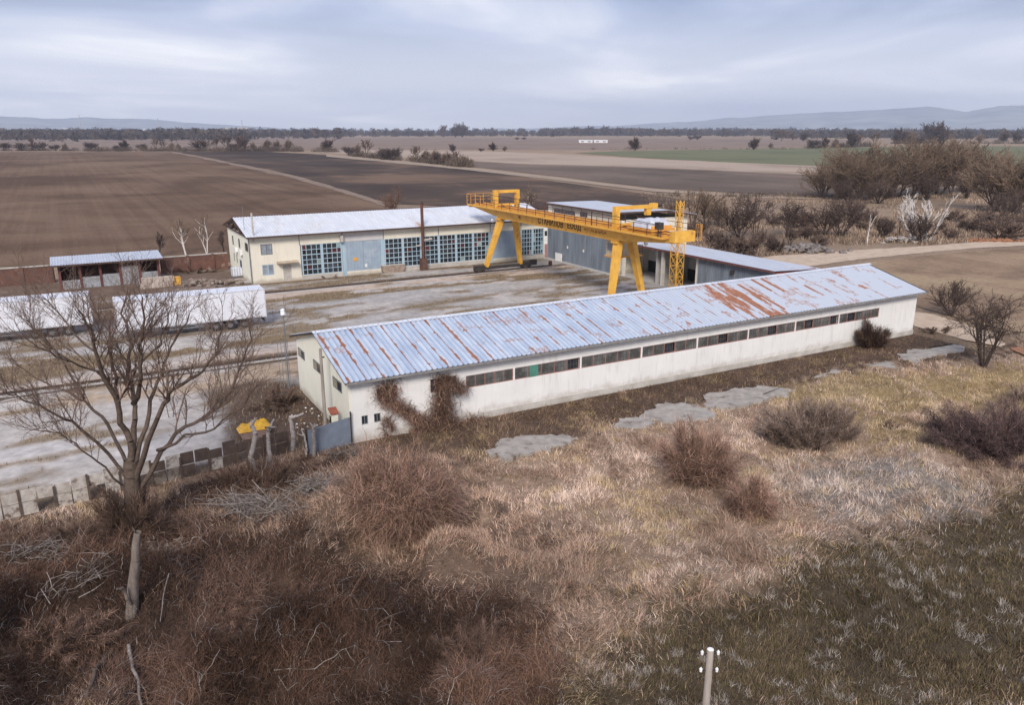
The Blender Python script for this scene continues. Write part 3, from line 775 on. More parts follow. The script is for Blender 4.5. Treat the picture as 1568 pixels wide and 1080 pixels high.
for (a, b) in glz:
    f = MB(); z0, z1 = .66, 4.38; nc, nr = 4, 6
    if a > 56: z0 = .75
    for k in range(nc + 1):
        x = a + (b - a) * k / nc; wd_ = .085 if k in (0, nc) else .034
        x = min(max(x, a + .085), b - .085); f.box(x - wd_, x + wd_, HY0 + .02, HY0 + .12, z0, z1)
    for k in range(nr + 1):
        z = z0 + (z1 - z0) * k / nr; hh = .055 if k in (2, 4) else .035
        f.box(a + .01, b - .01, HY0 + .03, HY0 + .11, z - hh, z + hh)
    wd_ = f.build('window', M_frameblue, HL)
    V = []; C = []; Fq = []
    for i in range(nc):
        for j in range(nr):
            x0, x1 = a + (b - a) * i / nc, a + (b - a) * (i + 1) / nc; q0, q1 = z0 + (z1 - z0) * j / nr, z0 + (z1 - z0) * (j + 1) / nr
            r = random.random()
            c = (.022, .026, .032)
            if r < .05: c = (.09, .022, .02)
            elif r < .09: c = (.24, .30, .28)
            elif r < .13: c = (.004, .004, .004)
            elif r < .4: c = (.04, .046, .055)
            n_ = len(V); y = HY0 + .07 + random.uniform(-.012, .012); y2 = y + random.uniform(-.01, .01)
            V += [(x0, y, q0), (x1, y2, q0), (x1, y2, q1), (x0, y, q1)]; C += [c] * 4; Fq.append((n_, n_ + 1, n_ + 2, n_ + 3))
    np_mesh('pane', V, np.array(Fq), M_panevar, wd_, cols=np.array(C))
for di, (a, b) in enumerate(doors):
    jm = MB(); jm.box(a - .12, a + .35, HY0 - .02, HY0 + .2, .02, 4.42); jm.box(b - .35, b + .12, HY0 - .02, HY0 + .2, .02, 4.42); jm.each('door_jamb', M_frameblue, HL)
    for k in range(2):
        x0 = a + .35 + k * (b - a - .7) / 2; x1 = x0 + (b - a - .7) / 2
        d = MB(); d.box(x0 + .012, x1 - .012, HY0 + .03, HY0 + .1, .05, 4.4)
        for x in np.arange(x0 + .2, x1 - .1, .4): d.box(x, x + .05, HY0 + .005, HY0 + .03, .1, 4.35)
        dd = d.build('door', M_doorblue, HL)
        if di == 0:
            q = MB(); q.box(x0 + .9 if k == 0 else x0 + .1, x0 + 1.5 if k == 0 else x0 + .4, HY0 - .015, HY0 + .004, 1.0 if k else 1.9, 1.4 if k else 2.3); q.build('notice', M_whitepaint if k else M_orangey, dd)
    if di == 0:
        q = MB(); q.box(a, b, HY0 - .03, HY0 - .003, 4.46, 5.75); q.build('lintel_panel', mat('grey_boarding', (.55, .53, .52), (.47, .45, .45), 1, .9), HL)
for (u0, u1, z0, z1) in front_win:
    f = MB()
    for a, b, c, d in ((u0, u1, z0, z0 + .08), (u0, u1, z1 - .08, z1), (u0, u0 + .08, z0 + .08, z1 - .08), (u1 - .08, u1, z0 + .08, z1 - .08), ((u0 + u1) / 2 - .05, (u0 + u1) / 2 + .05, z0 + .08, z1 - .08)):
        f.box(a, b, HY0 + .02, HY0 + .1, c, d)
    wd_ = f.build('window', M_alu if z0 > 3 else M_frameblue, HL)
    g = MB(); g.box(u0 + .08, u1 - .08, HY0 + .06, HY0 + .08, z0 + .08, z1 - .08); g.build('pane', M_curtain, wd_)
for (y0, y1, z0, z1) in gw:
    f = MB()
    for a, b, c, d in ((y0, y1, z0, z0 + .07), (y0, y1, z1 - .07, z1), (y0, y0 + .07, z0 + .07, z1 - .07), (y1 - .07, y1, z0 + .07, z1 - .07)):
        f.box(HX0 + .02, HX0 + .1, a, b, c, d)
    wd_ = f.build('window', M_frameblue if z0 < 1.2 else M_alu, HL)
    g = MB(); g.box(HX0 + .06, HX0 + .08, y0 + .07, y1 - .07, z0 + .07, z1 - .07); g.build('pane', M_glass, wd_)
d = MB(); d.box(fdoor[0] + .06, fdoor[1] - .06, HY0 + .06, HY0 + .1, .1, 2.0); d.build('entrance_door', M_doorgrey, HL)
d = MB(); d.box(fdoor[0] - .0, fdoor[0] + .06, HY0 + .02, HY0 + .12, .1, 2.05); d.box(fdoor[1] - .06, fdoor[1], HY0 + .02, HY0 + .12, .1, 2.05); d.build('door_frame', M_doorgrey, HL)
d = MB(); d.prism([(HY0 - .9, 2.42), (HY0 - .002, 2.35), (HY0 - .002, 2.62), (HY0 - .9, 2.55)], 'x', 21.8, 24.3); d.build('door_canopy', mat('canopy_concrete', (.48, .40, .31), (.34, .27, .2), 1.5, .9), HL)
d = MB()
for (y, z) in ((104.6, 3.0), (101.6, 3.0)):
    d.box(HX0 - .35, HX0 - .02, y, y + .8, z, z + .55)
d.each('air_conditioner', M_whitepaint, HL)
d = MB(); d.tube((21.0 - 1.7, HY0 - .25, 5.2), (21.0 - 1.7, HY0 - .25, 8.6), .11, n=8); d.build('vent_pipe', M_doorgrey, HL)
d = MB(); d.tube((HX0 - .1, 96.9, .2), (HX0 - .1, 96.9, 5.7), .06, n=8); d.tube((HX0 - .05, 99.0, 5.9), (HX0 - .05, 99.0, 9.2), .025, n=6); d.each('drain_pipe', M_alu, HL)
d = MB(); d.box(29.85, 30.2, HY0 - .5, HY0 - .03, 4.5, 5.3); d.build('wall_lamp', M_doorgrey, HL)
q = MB(); q.box(60.2, HX1 - .1, HY0 - .03, HY0 - .003, .0, 5.7); q.build('corner_pier', M_whitepaint, HL)
q = MB(); q.box(60.3, 60.72, HY0 - .05, HY0 - .031, 3.3, 4.0); q.build('pier_window', M_glass, HL)
q = MB(); q.box(60.3, 60.78, HY0 - .052, HY0 - .031, .1, 2.1); q.build('pier_door', mat('dusty_pink', (.40, .22, .21), (.3, .17, .16), 2, .7), HL)

# tall flue in front of the hall
CHM = thing('flue_chimney', 'tall thin rusty flue pipe standing free in front of the blue glazed hall', 'chimney', (40.9, 96.3, 0))
m = MB(); m.tube((40.9, 96.3, 0), (40.9, 96.3, 8.9), .2, n=12); m.build('flue', M_rust, CHM)
m = MB(); m.box(40.5, 41.3, 95.9, 96.7, 0, 1.6); m.build('base', mat('furnace_box', (.13, .07, .05), (.07, .04, .035), 2, .8), CHM)
m = MB(); m.tube((40.9, 96.3, 8.9), (40.9, 96.3, 9.15), .3, .04, n=12); m.build('cowl', M_dark, CHM)
m = MB(); m.tube((40.9, 96.3, 4.0), (42.3, 96.5, 4.1), .14, n=8); m.tube((40.9, 96.3, 3.4), (40.2, 97.0, 3.2), .1, n=8); m.each('side_duct', M_doorgrey, CHM)

# ------------------------------------------------------------------ grey sheds on the far side of the yard
SX = 60.85
TB = thing('tall_store', 'tall store with blue grey sliding doors and cream upper wall, beyond the crane', 'storehouse', (66, 88.5, 0))
TZ = 8.1
m = MB(); m.box(SX, SX + .25, 81.0, 96.9, 4.72, TZ - .1); m.box(SX, SX + .25, 81.0, 81.25, -.1, 4.72); m.box(SX + .25, 73, 81.0, 81.25, -.1, TZ - 1.15); m.box(72.75, 73, 81.25, 96.9, -.1, TZ - 1.2); m.box(SX + .25, 72.75, 96.6, 96.9, -.1, TZ - 1.15)
m.build('wall', M_hall, TB)
for k in range(4):
    y0 = 81.27 + k * 3.9; m = MB(); m.box(SX - .1, SX - .02, y0, y0 + 3.86, .12, 4.85)
    for y in np.arange(y0 + .3, y0 + 3.8, .55): m.box(SX - .13, SX - .1, y, y + .05, .15, 4.8)
    d = m.build('sliding_door', M_steelblue, TB)
    if k in (1, 2):
        q = MB(); q.box(SX - .15, SX - .131, y0 + 2.3, y0 + 2.6, 2.1, 2.45); q.build('notice', M_whitepaint, d)
m = MB(); m.box(SX - .9, SX + .1, 80.9, 96.6, -.05, .16); m.build('kerb', M_concrete, TB)
for (y0, y1, z0, z1) in ((90.0, 95.4, 6.75, 7.45), (87.0, 88.8, 6.75, 7.5)):
    m = MB(); m.box(SX - .05, SX - .003, y0, y1, z0, z1); d = m.build('window', M_doorgrey, TB)
    m = MB()
    k = 6 if y1 - y0 > 3 else 3; st = (y1 - y0 - .1) / k
    for i in range(k): m.box(SX - .065, SX - .051, y0 + .07 + i * st, y0 + .03 + (i + 1) * st, z0 + .08, z1 - .08)
    m.each('pane', M_glass, d)
corr_roof('roof_sheet', 80.2, 97.0, (SX - .6, TZ), (69, TZ - .12), .35, .04, 6, lambda X, T: X * 0 + .15, M_roofS, TB, along='y')
corr_roof('roof_sheet', 80.2, 97.0, (74, TZ - .9), (69, TZ - .12), .35, .04, 4, lambda X, T: X * 0 + .15, M_roofS, TB, along='y')
m = MB(); m.box(SX - .62, SX - .55, 80.2, 97, TZ - .22, TZ - .02); m.prism([(SX - .6, TZ - .2), (69, TZ - .36), (74, TZ - 1.14), (74, TZ - .94), (69, TZ - .16), (SX - .6, TZ - .03)], 'y', 80.2, 80.27); m.build('fascia', M_fascia, TB)

OS = thing('open_shed', 'low open fronted shed with concrete posts, grey corrugated end and a pale blue roof', 'shed', (64, 68, 0))
OZ0, OZ1 = 4.55, 4.25
m = MB(); m.box(66.6, 66.9, 54.6, 80.9, -.1, 4.2); m.build('wall', mat('dusty_plaster', (.52, .50, .48), (.42, .40, .38), .8, .95), OS)
m = MB(); m.box(66.5, 66.595, 54.9, 80.9, 0, 1.5); m.build('interior_shade_band', M_darkroom, OS)  # near-black band, its colour stands in for the shed's unlit interior
m = MB(); m.box(61.6, 66.5, 73.2, 73.45, 0, 4.3); m.build('partition', mat('dusty_plaster_in', (.50, .48, .46), (.38, .36, .34), .8, .95), OS)
m = MB(); m.box(61.2, 66.58, 54.6, 80.9, -.05, .06); m.build('floor_slab', M_concrete, OS)
for y in (79.6, 72.0, 66.0):
    m = MB(); m.box(61.3, 61.65, y - .18, y + .18, .06, 4.2); m.build('post', mat('pale_post', (.62, .58, .52), (.52, .48, .43), 2, .9), OS)
m = MB(); m.box(61.32, 61.6, 55, 80.9, 4.2, 4.42); m.build('beam', mat('pale_beam', (.55, .50, .42), (.44, .4, .34), 2, .9), OS)
m = MB(); m.box(61.2, 61.26, 54.7, 65.7, 0, 4.4)
for y in np.arange(54.8, 65.7, .25): m.box(61.15, 61.2, y, y + .1, .02, 4.38)
m.build('corrugated_front', M_steelblue, OS)
m = MB(); m.box(61.1, 66.9, 54.45, 54.58, 0, 4.35); m.build('end_wall', mat('red_sheet', (.30, .085, .06), (.2, .06, .05), 1, .7), OS)
corr_roof('roof_sheet', 54.2, 81.0, (60.6, OZ0), (67.4, OZ1), .3, .035, 6, lambda X, T: .28 * sstep(.45, .7, fbm(X * .4, T * 3, 3, 3)) + X * 0, M_roofS, OS, along='y')
m = MB(); m.box(60.62, 60.68, 54.2, 81, OZ0 - .24, OZ0 - .03); m.box(60.66, 67.3, 54.22, 54.28, OZ1 - .2, OZ1 - .02); m.build('fascia', mat('maroon_fascia', (.16, .06, .055), (.11, .045, .04), 2, .8), OS)
m = MB(); m.box(60.9, 61.15, 60.1, 60.5, 3.3, 3.7); m.build('floodlight', M_dark, OS)
for k, y in enumerate((93.3, 92.4)):
    o = MB().box(SX - .55, SX - .45, y, y + .75, .17, 1.25).build('white_board', M_whitepaint)
    tag(o, 'white sheet of board leaning on the grey doors, ' + ('nearer the hall corner' if k == 0 else 'further from the hall corner'), 'board', 'boards leaning on the grey doors')

# small lean-to at the left, with a brick yard wall either side
LS = thing('lean_to_shed', 'small lean-to shed with red posts, grey patched sheet front and a pale sloping roof', 'shed', (4, 106, 0))
lx0, lx1, ly0, ly1 = -1.6, 9.4, 104.4, 108.6
m = MB()
for x in np.linspace(lx0 + .2, lx1 - .2, 6): m.box(x - .13, x + .13, ly0, ly0 + .26, 0, 3.0)
for x in (lx0 + .2, lx1 - .2): m.box(x - .13, x + .13, ly1 - .3, ly1, 0, 3.1)
posts = m.each('post', mat('red_post', (.15, .05, .042), (.10, .042, .036), 2, .8), LS)
m = MB(); m.box(lx0 + .3, lx1 - .3, ly1 - .25, ly1 - .1, 0, 3.05); m.box(lx0 + .1, lx0 + .2, ly0 + .3, ly1 - .3, 0, 3); m.box(lx1 - .2, lx1 - .1, ly0 + .3, ly1 - .3, 0, 3); m.build('back_wall', M_brick, LS)
for k, (hh) in enumerate((1.1, 1.35, 1.5, 2.3, 1.4)):
    xs_ = np.linspace(lx0 + .2, lx1 - .2, 6); a, b = xs_[k] + .14, xs_[k + 1] - .14
    m = MB(); m.box(a, b, ly0 + .1, ly0 + .14, .05, hh)
    for x in np.arange(a + .05, b - .05, .22): m.box(x, x + .09, ly0 + .07, ly0 + .1, .06, hh - .02)
    m.build('front_sheet', mat('zinc_sheet', (.36, .38, .41), (.24, .23, .23), 1.4, .6, c3=(.2, .12, .09), s3=.9, t3=.6), LS)
corr_roof('roof_sheet', lx0 - .6, lx1 + .6, (ly0 - .7, 3.05), (ly1 + .5, 3.35), .3, .03, 4, lambda X, T: .3 * fbm(X * .5, T * 2, 4, 3), M_roofS, LS)
m = MB(); m.box(lx0 - .6, lx1 + .6, ly0 - .72, ly0 - .66, 2.86, 3.03); m.build('fascia', M_fascia, LS)
for k, (a, b) in enumerate(((-46, -2.0), (10.0, 18.4))):
    t = thing('brick_wall', 'crumbling red brick yard wall ' + ('running off to the left of the lean-to shed' if k == 0 else 'between the lean-to shed and the cream hall'), 'wall', ((a + b) / 2, 110.6, 0), group='brick yard walls')
    m = MB(); x = a
    m.box(a, b, 110.4, 110.7, -.1, 2.1); m.build('wall_panel', M_brick, t)
    m = MB()
    for x in np.arange(a + .3, b, 3.1): m.box(x - .2, x + .2, 110.28, 110.39, -.1, 2.2)
    m.each('pier', M_brick, t)
    m = MB(); m.box(a, b, 110.34, 110.76, 2.105, 2.2); m.build('coping', M_plinth, t)

# ------------------------------------------------------------------ gantry crane
CRX = 50.3
CR = thing('gantry_crane', 'big yellow double girder gantry crane on A shaped legs spanning the yard', 'crane', (CRX, 78, 0))
GN0, GN1 = 56.4, 97.5
def girder(x0, x1, face_z=8.25):
    m = MB()
    m.prism([(GN0, 7.85), (64.6, 7.16), (90.2, 7.16), (GN1, 7.98), (GN1, 8.25), (GN0, 8.25)], 'x', x0, x1)
    for y in (60, 67, 74, 81, 88): m.box(x0 - .03, x1 + .03, y, y + .08, 8.2, 8.262)
    m.box(x0 - .12, x1 + .12, GN0, GN1, 8.265, 8.32)
    m.prism([(64.6, 7.10), (90.2, 7.10), (90.2, 7.157), (64.6, 7.157)], 'x', x0 - .1, x1 + .1)
    return m.build('girder', M_yellow, CR)
gA = girder(48.95, 49.75); girder(50.35, 51.1)
for x in (49.35, 50.72):
    m = MB(); m.box(x - .28, x + .28, GN0 + .6, GN1 - .4, 8.325, 8.50); m.build('trolley_beam', M_orangey, CR)
    m = MB(); m.box(x - .05, x + .05, GN0 + .6, GN1 - .4, 8.505, 8.57); m.build('trolley_rail', M_rust, CR)
for (xa, xb, xr) in ((48.1, 48.83, 48.12), (51.23, 51.85, 51.83)):
    m = MB(); m.box(xa, xb, GN0 + .4, GN1, 8.20, 8.26); wk = m.build('walkway', M_orangey, CR)
    m = MB(); m.box(xr - .02, xr + .02, GN0 + .4, GN1, 8.268, 8.42); m.build('kick_plate', M_yellow, wk)
    m = MB()
    for y in np.arange(GN0 + .5, GN1, 2.05): m.box(xr - .028, xr + .028, y - .028, y + .028, 8.42, 9.42)
    m.box(xr - .025, xr + .025, GN0 + .5, GN1, 9.42, 9.47); m.box(xr - .018, xr + .018, GN0 + .5, GN1, 8.98, 9.015)
    m.build('railing', M_rust, CR)
m = MB()
for x in np.linspace(48.1, 51.85, 4): m.box(x - .025, x + .025, GN1 - .05, GN1, 8.3, 9.75)
for z in (8.9, 9.35, 9.72): m.box(48.1, 51.85, GN1 - .05, GN1 - .01, z, z + .04)
for y in (GN1 - 1.2, GN1 - 2.6, GN1 - 4): m.box(48.07, 48.12, y, y + .05, 8.5, 9.75)
m.box(48.07, 48.115, GN1 - 5, GN1, 9.72, 9.76); m.build('end_guard', M_orangey, CR)
m = MB(); m.box(48.3, 51.7, GN1 - .55, GN1 - .06, 7.98, 8.19); m.build('end_beam', M_yellow, CR)
m = MB(); m.box(48.75, 51.2, GN0 - .75, GN0 - .004, 8.0, 9.0); m.build('end_beam', M_yellow, CR)
# portal hoops
def hoop(y, x1, leg2):
    m = MB(); m.box(49.4, 52.6, y - .2, y + .2, 8.58, 8.8); m.box(48.85, 49.4, y - .3, y + .3, 7.9, 10.2); m.box(48.85, x1, y - .28, y + .28, 10.2, 10.55)
    if leg2: m.box(x1 - .5, x1, y - .3, y + .3, 8.3, 10.2)
    return m.build('hoop', M_yellow, CR)
hoop(91.2, 52.6, True); hoop(65.2, 53.6, False)
m = MB(); m.box(53.62, 54.3, 64.9, 65.5, 10.1, 10.7); m.box(52.9, 53.5, 64.98, 65.42, 9.5, 10.19); m.build('hoist_motor', M_yellow, CR)
m = MB(); m.tube((54.32, 65.2, 10.45), (54.9, 65.2, 10.45), .2, n=10); m.build('motor_end', M_dark, CR)
# legs
legs = []
for y0, y1 in ((90.0, 90.7), (64.9, 63.4)):
    for (xt, xb) in ((49.3, 47.4), (51.4, 52.6) if y0 > 80 else (51.0, 51.7)):
        m = MB(); m.bar((xt, y0, 7.08), (xb, y1, .78), .62, .95, .42, .6); l = m.build('leg', M_yellow, CR)
    m = MB(); m.box(48.7, 52.0, y0 - .5, y0 + .5, 6.86, 7.09); m.build('leg_head', M_yellow, CR)
    bg_ = MB(); bg_.box(46.6, 53.9, y1 - .2, y1 + .2, .42, .78); b = bg_.build('bogie_beam', M_dark, CR)
    for xx in (46.4, 53.4):
        q = MB(); q.box(xx - .75, xx + .75, y1 - .27, y1 + .27, .34, .98); tr = q.build('bogie', M_dark, b)
    wm = MB()
    for xx in (45.9, 46.9, 52.9, 53.9): wm.tube((xx, y1 - .12, .40), (xx, y1 + .12, .40), .24, n=14)
    wm.each('wheel', M_dark, b)
    q = MB(); q.box(54.2, 55.0, y1 - .35, y1 + .35, .5, 1.15); q.build('drive_motor', M_dark, b)
m = MB()
for (x, y) in ((48.75, 91.5), (52.1, 89.6), (52.3, 64.3)): m.tube((x, y, 6.75), (x, y - .25, 6.6), .16, .22, n=10)
m.each('work_lamp', M_whitepaint, CR)
# cabin
m = MB(); m.box(50.0, 53.6, 66.2, 68.2, 5.0, 5.15); cf = m.build('cabin_platform', M_orangey, CR)
m = MB(); m.box(50.1, 51.9, 66.35, 68.05, 5.155, 6.8); m.build('cabin', mat('cabin_cream', (.6, .5, .36), (.45, .36, .25), 2, .6), CR)
m = MB(); m.box(50.07, 50.099, 66.6, 67.8, 5.7, 6.55); m.build('cabin_window', M_curtain, cf)
m = MB()
for y in (66.22, 68.18):
    for z in (5.5, 5.85, 6.2): m.box(51.92, 53.6, y - .025, y + .025, z, z + .05)
for x in (52.8, 53.57):
    for y in (66.22, 68.18): m.box(x - .02, x + .02, y - .018, y + .018, 5.15, 6.24)
m.build('cabin_rail', M_rust, cf)
m = MB(); m.bar((50.5, 66.5, 6.81), (50.5, 66.5, 7.6), .1); m.bar((51.5, 67.9, 6.81), (51.5, 67.9, 8.2), .1); m.bar((53.2, 67.2, 5.15), (51.6, 67.2, 8.2), .09); m.bar((49.85, 66.6, 3.0), (49.85, 66.6, 7.1), .07); m.each('hanger', M_dark, CR)
m = MB()
for x in (53.2, 53.6): m.bar((x, 66.0, 0.05), (x, 66.0, 5.0), .05)
for z in np.arange(.3, 5, .35): m.box(53.225, 53.575, 65.985, 66.015, z, z + .03)
m.build('ladder', M_rust, CR)
# trolley under its sheet
m = MB(); m.box(48.9, 51.9, 59.3, 62.9, 8.6, 8.86); m.box(49.2, 51.7, 59.6, 62.6, 8.865, 9.1); m.build('trolley', M_orangey, CR)
m = MB(); m.tube((49.4, 60.2, 9.2), (51.6, 60.2, 9.2), .18, n=10); m.build('trolley_drum', M_dark, CR)
U, Vv_ = np.meshgrid(np.linspace(0, 1, 26), np.linspace(0, 1, 26), indexing='ij')
edge = np.minimum(np.minimum(U, 1 - U), np.minimum(Vv_, 1 - Vv_))
tz = 9.02 + .68 * sstep(0, .16, edge) * (0.62 + .55 * fbm(U * 7, Vv_ * 7, 3, 3)) - .25 * (edge == 0)
TX, TY, TF = grid(np.linspace(0, 1, 26), np.linspace(0, 1, 26))
np_mesh('tarpaulin', np.stack([49.0 + 2.8 * TX, 59.6 + 3.0 * TY, tz.ravel()], 1), TF, M_tarp, CR, smooth=True)
# cable festoon and its posts
m = MB(); m.bar((48.2, 91, 10.0), (48.2, 66, 9.75), .05); m.bar((48.2, 66, 9.75), (48.2, 57.2, 9.5), .05); m.build('power_cable', M_dark, CR)
m = MB()
for y, zt in ((68.2, 9.8), (57.4, 9.75)): m.box(48.16, 48.24, y - .04, y + .04, 8.3, zt)
m.each('cable_post', M_dark, CR)
m = MB(); m.box(48.0, 48.5, 57.0, 57.7, 9.1, 9.75); m.build('junction_box', M_dark, CR)
m = MB()
for t in np.linspace(0, math.pi, 6): m.bar((51.45 + .3 * math.sin(t), 55.5 + .35 * math.cos(t), 8.1), (51.45 + .3 * math.sin(t), 55.5 + .35 * math.cos(t), 9.6), .025)
for z in (8.1, 8.85, 9.55):
    for t in np.linspace(0, math.pi, 7)[:-1]:
        u = t + math.pi / 6; m.bar((51.45 + .3 * math.sin(t), 55.5 + .35 * math.cos(t), z), (51.45 + .3 * math.sin(u), 55.5 + .35 * math.cos(u), z), .025)
m.build('ladder_cage', M_orangey, CR)
# painted lettering on the girder face
M_letter = mat('letter_black', (.012, .009, .006), (.02, .014, .01), 3, .8)
def lettering(txt, y_left, z, size, width):
    c = bpy.data.curves.new('lettering', 'FONT'); c.body = txt; c.size = size; c.extrude = .004; c.offset = .018; c.resolution_u = 3; c.space_character = 1.06
    o = bpy.data.objects.new('tmp_txt', c); COL.objects.link(o); bpy.context.view_layer.update()
    dg = bpy.context.evaluated_depsgraph_get(); me = bpy.data.meshes.new_from_object(o.evaluated_get(dg))
    bpy.data.objects.remove(o); bpy.data.curves.remove(c)
    v = np.empty(len(me.vertices) * 3); me.vertices.foreach_get('co', v); v = v.reshape(-1, 3)
    u = (v[:, 0] - v[:, 0].min()) / np.ptp(v[:, 0]); h = (v[:, 1] - v[:, 1].min()) / np.ptp(v[:, 1])
    out = np.stack([48.944 - v[:, 2] * 1.0, y_left - u * width, z + h * size], 1) - wloc(gA)
    me.vertices.foreach_set('co', out.astype(np.float32).ravel()); me.update()
    me.materials.clear(); me.materials.append(M_letter)
    o = bpy.data.objects.new('lettering', me); COL.objects.link(o); o.parent = gA
    return o
lettering('СТАНИЛОВ', 80.2, 7.36, .80, 5.4)
lettering('ЕООД', 73.9, 7.34, .80, 2.7)
m = MB(); y = 70.6
while y > 66.6:                                                      # second, worn and unreadable painted word
    wd_ = random.uniform(.10, .2); m.box(48.944, 48.948, y - wd_ * .45, y, 7.5 + random.uniform(0, .06), 7.82 + random.uniform(-.12, .04))
    if random.random() < .6: m.box(48.944, 48.947, y - wd_ * 1.2, y - wd_ * .46, 7.5 + random.choice((0, .14, .26)), 7.6 + random.choice((0, .14, .2)) + .04)
    y -= wd_ * 1.45
m.build('worn_lettering', mat('letter_worn', (.20, .09, .035), (.36, .17, .05), 5, .8), gA)
q = MB(); q.box(48.94, 48.948, 84.4, 84.9, 7.55, 7.85); q.build('danger_plate', M_tile, gA)

# lattice mast
MX, MY = 58.3, 66.0
MS = thing('lattice_mast', 'slim yellow lattice mast standing between the crane end and the open shed', 'mast', (MX, MY, 0))
def lattice(h0, h1, hw, step):
    m = MB(); c = [(-hw, -hw), (hw, -hw), (hw, hw), (-hw, hw)]
    for a, b in c: m.bar((MX + a, MY + b, h0), (MX + a, MY + b, h1), .05)
    z = h0; k = 0
    while z < h1 - .1:
        z2 = min(z + step, h1)
        for i in range(4):
            p, q = c[i], c[(i + 1) % 4]
            m.bar((MX + p[0], MY + p[1], z), (MX + q[0], MY + q[1], z), .05)
            m.bar((MX + p[0], MY + p[1], z), (MX + q[0], MY + q[1], z2), .04); m.bar((MX + q[0], MY + q[1], z), (MX + p[0], MY + p[1], z2), .04)
        z = z2
    return m
lattice(0, 6.3, .52, 1.2).build('lower_section', M_yellow, MS); lattice(6.3, 10.7, .30, .9).build('upper_section', M_yellow, MS)
m = MB(); m.box(MX - .08, MX + .08, MY - .08, MY + .08, 0, 10.6); m.build('column', M_yellow, MS)

# rails
M_rail = mat('rail_steel', (.05, .036, .03), (.09, .06, .048), 2, .7)
for y, x0, x1, lb in ((90.7, -45, 57.6, 'crane rail running along the yard in front of the cream hall'), (63.4, -45, 60, 'crane rail running along the yard behind the white warehouse')):
    t = thing('crane_rail', lb, 'rail', ((x0 + x1) / 2, y, 0), group='crane rails')
    m = MB(); m.box(x0, x1, y - .07, y + .07, .08, .2); m.box(x0, x1, y - .16, y + .16, .042, .078); m.build('rail', M_rail, t)
    m = MB(); m.box(x0, x1, y - .75, y - .35, .03, .07); m.build('rail_bed', M_concrete, t)
    if y > 80:
        m = MB(); m.box(57.2, 57.55, y - .2, y + .2, .16, .75); m.build('buffer', M_rust, t)
    else:
        m = MB(); m.box(x0, x1, y - 1.3, y - 1.2, .045, .11); m.build('guard_rail', M_rail, t)

# ------------------------------------------------------------------ trailers
def trailer(x, y, rz, L, label):
    t = thing('semi_trailer', label, 'trailer', (0, 0, 0), 0, 'white box trailers parked in the yard')
    hw = 1.28
    m = MB(); m.box(0, L, -hw, hw, .98, 3.58); m.build('box_body', M_trailer, t)
    m = MB()
    for xx in (0, L):
        for yy in (-hw, hw): m.box(xx - .05, xx + .05, yy - .03, yy + .03, .94, 3.6)
    for yy in (-hw - .012, hw - .02): m.box(.05, L - .05, yy, yy + .035, .94, 1.06); m.box(.05, L - .05, yy, yy + .035, 3.5, 3.59)
    m.build('edge_trim', mat('trim_alu', (.62, .62, .64), (.5, .5, .52), 2, .45, metal=.3), t)
    m = MB(); m.box(.6, L - .4, -.55, -.42, .72, .97); m.box(.6, L - .4, .42, .55, .72, .97)
    for xx in np.arange(1, L - .5, 1.4): m.box(xx, xx + .1, -1.1, 1.1, .84, .96)
    m.build('chassis', M_dark, t)
    for k, xx in enumerate((L - 4.6, L - 3.3, L - 2.0)):
        m = MB(); m.tube((xx, -1.0, .5), (xx, 1.0, .5), .07, n=8); ax = m.build('axle', M_dark, t)
        for sgn in (-1, 1):
            m = MB(); m.tube((xx, sgn * .84, .5), (xx, sgn * 1.22, .46), .46, n=22); wl = m.build('wheel', M_black, ax)
            m = MB(); m.tube((xx, sgn * 1.21, .5), (xx, sgn * 1.235, .5), .27, .2, n=14); m.build('rim', M_alu, ax)
    for sgn in (-1, 1):
        m = MB(); m.box(2.6, 2.78, sgn * .7 - .09, sgn * .7 + .09, .12, .9); m.box(2.45, 2.95, sgn * .7 - .15, sgn * .7 + .15, .05, .12); m.build('landing_leg', M_dark, t)
        m = MB(); m.box(4.2, L - 5.6, sgn * 1.2 - .02, sgn * 1.2 + .02, .55, .68); m.box(4.2, L - 5.6, sgn * 1.2 - .02, sgn * 1.2 + .02, .78, .9); m.build('side_guard', M_alu, t)
    m = MB(); m.box(L - .25, L - .1, -1.2, 1.2, .5, .68); m.build('rear_bumper', M_dark, t)
    m = MB()
    for yy in (-1.02, .78): m.box(L - .1, L - .05, yy, yy + .24, .74, .89)
    m.each('tail_light', M_tile, t)
    m = MB()
    for yy in (-.5, -.05, .45): m.box(L + .002, L + .04, yy, yy + .04, 1.1, 3.5)
    m.build('door_bar', M_alu, t)
    m = MB(); m.box(3.6, 6.4, -.85, -.75, .45, 1.05); m.build('pallet_box', M_dark, t)
    t.location = (x, y, .04); t.rotation_euler = (0, 0, rz)
trailer(2.75, 76.5, R(-2.4), 12.75, 'white box semi trailer parked complete in view, nearer the warehouse')
trailer(-11.9, 81.35, R(-2.0), 12.9, 'white box semi trailer behind the big bare tree, its front cut by the frame')

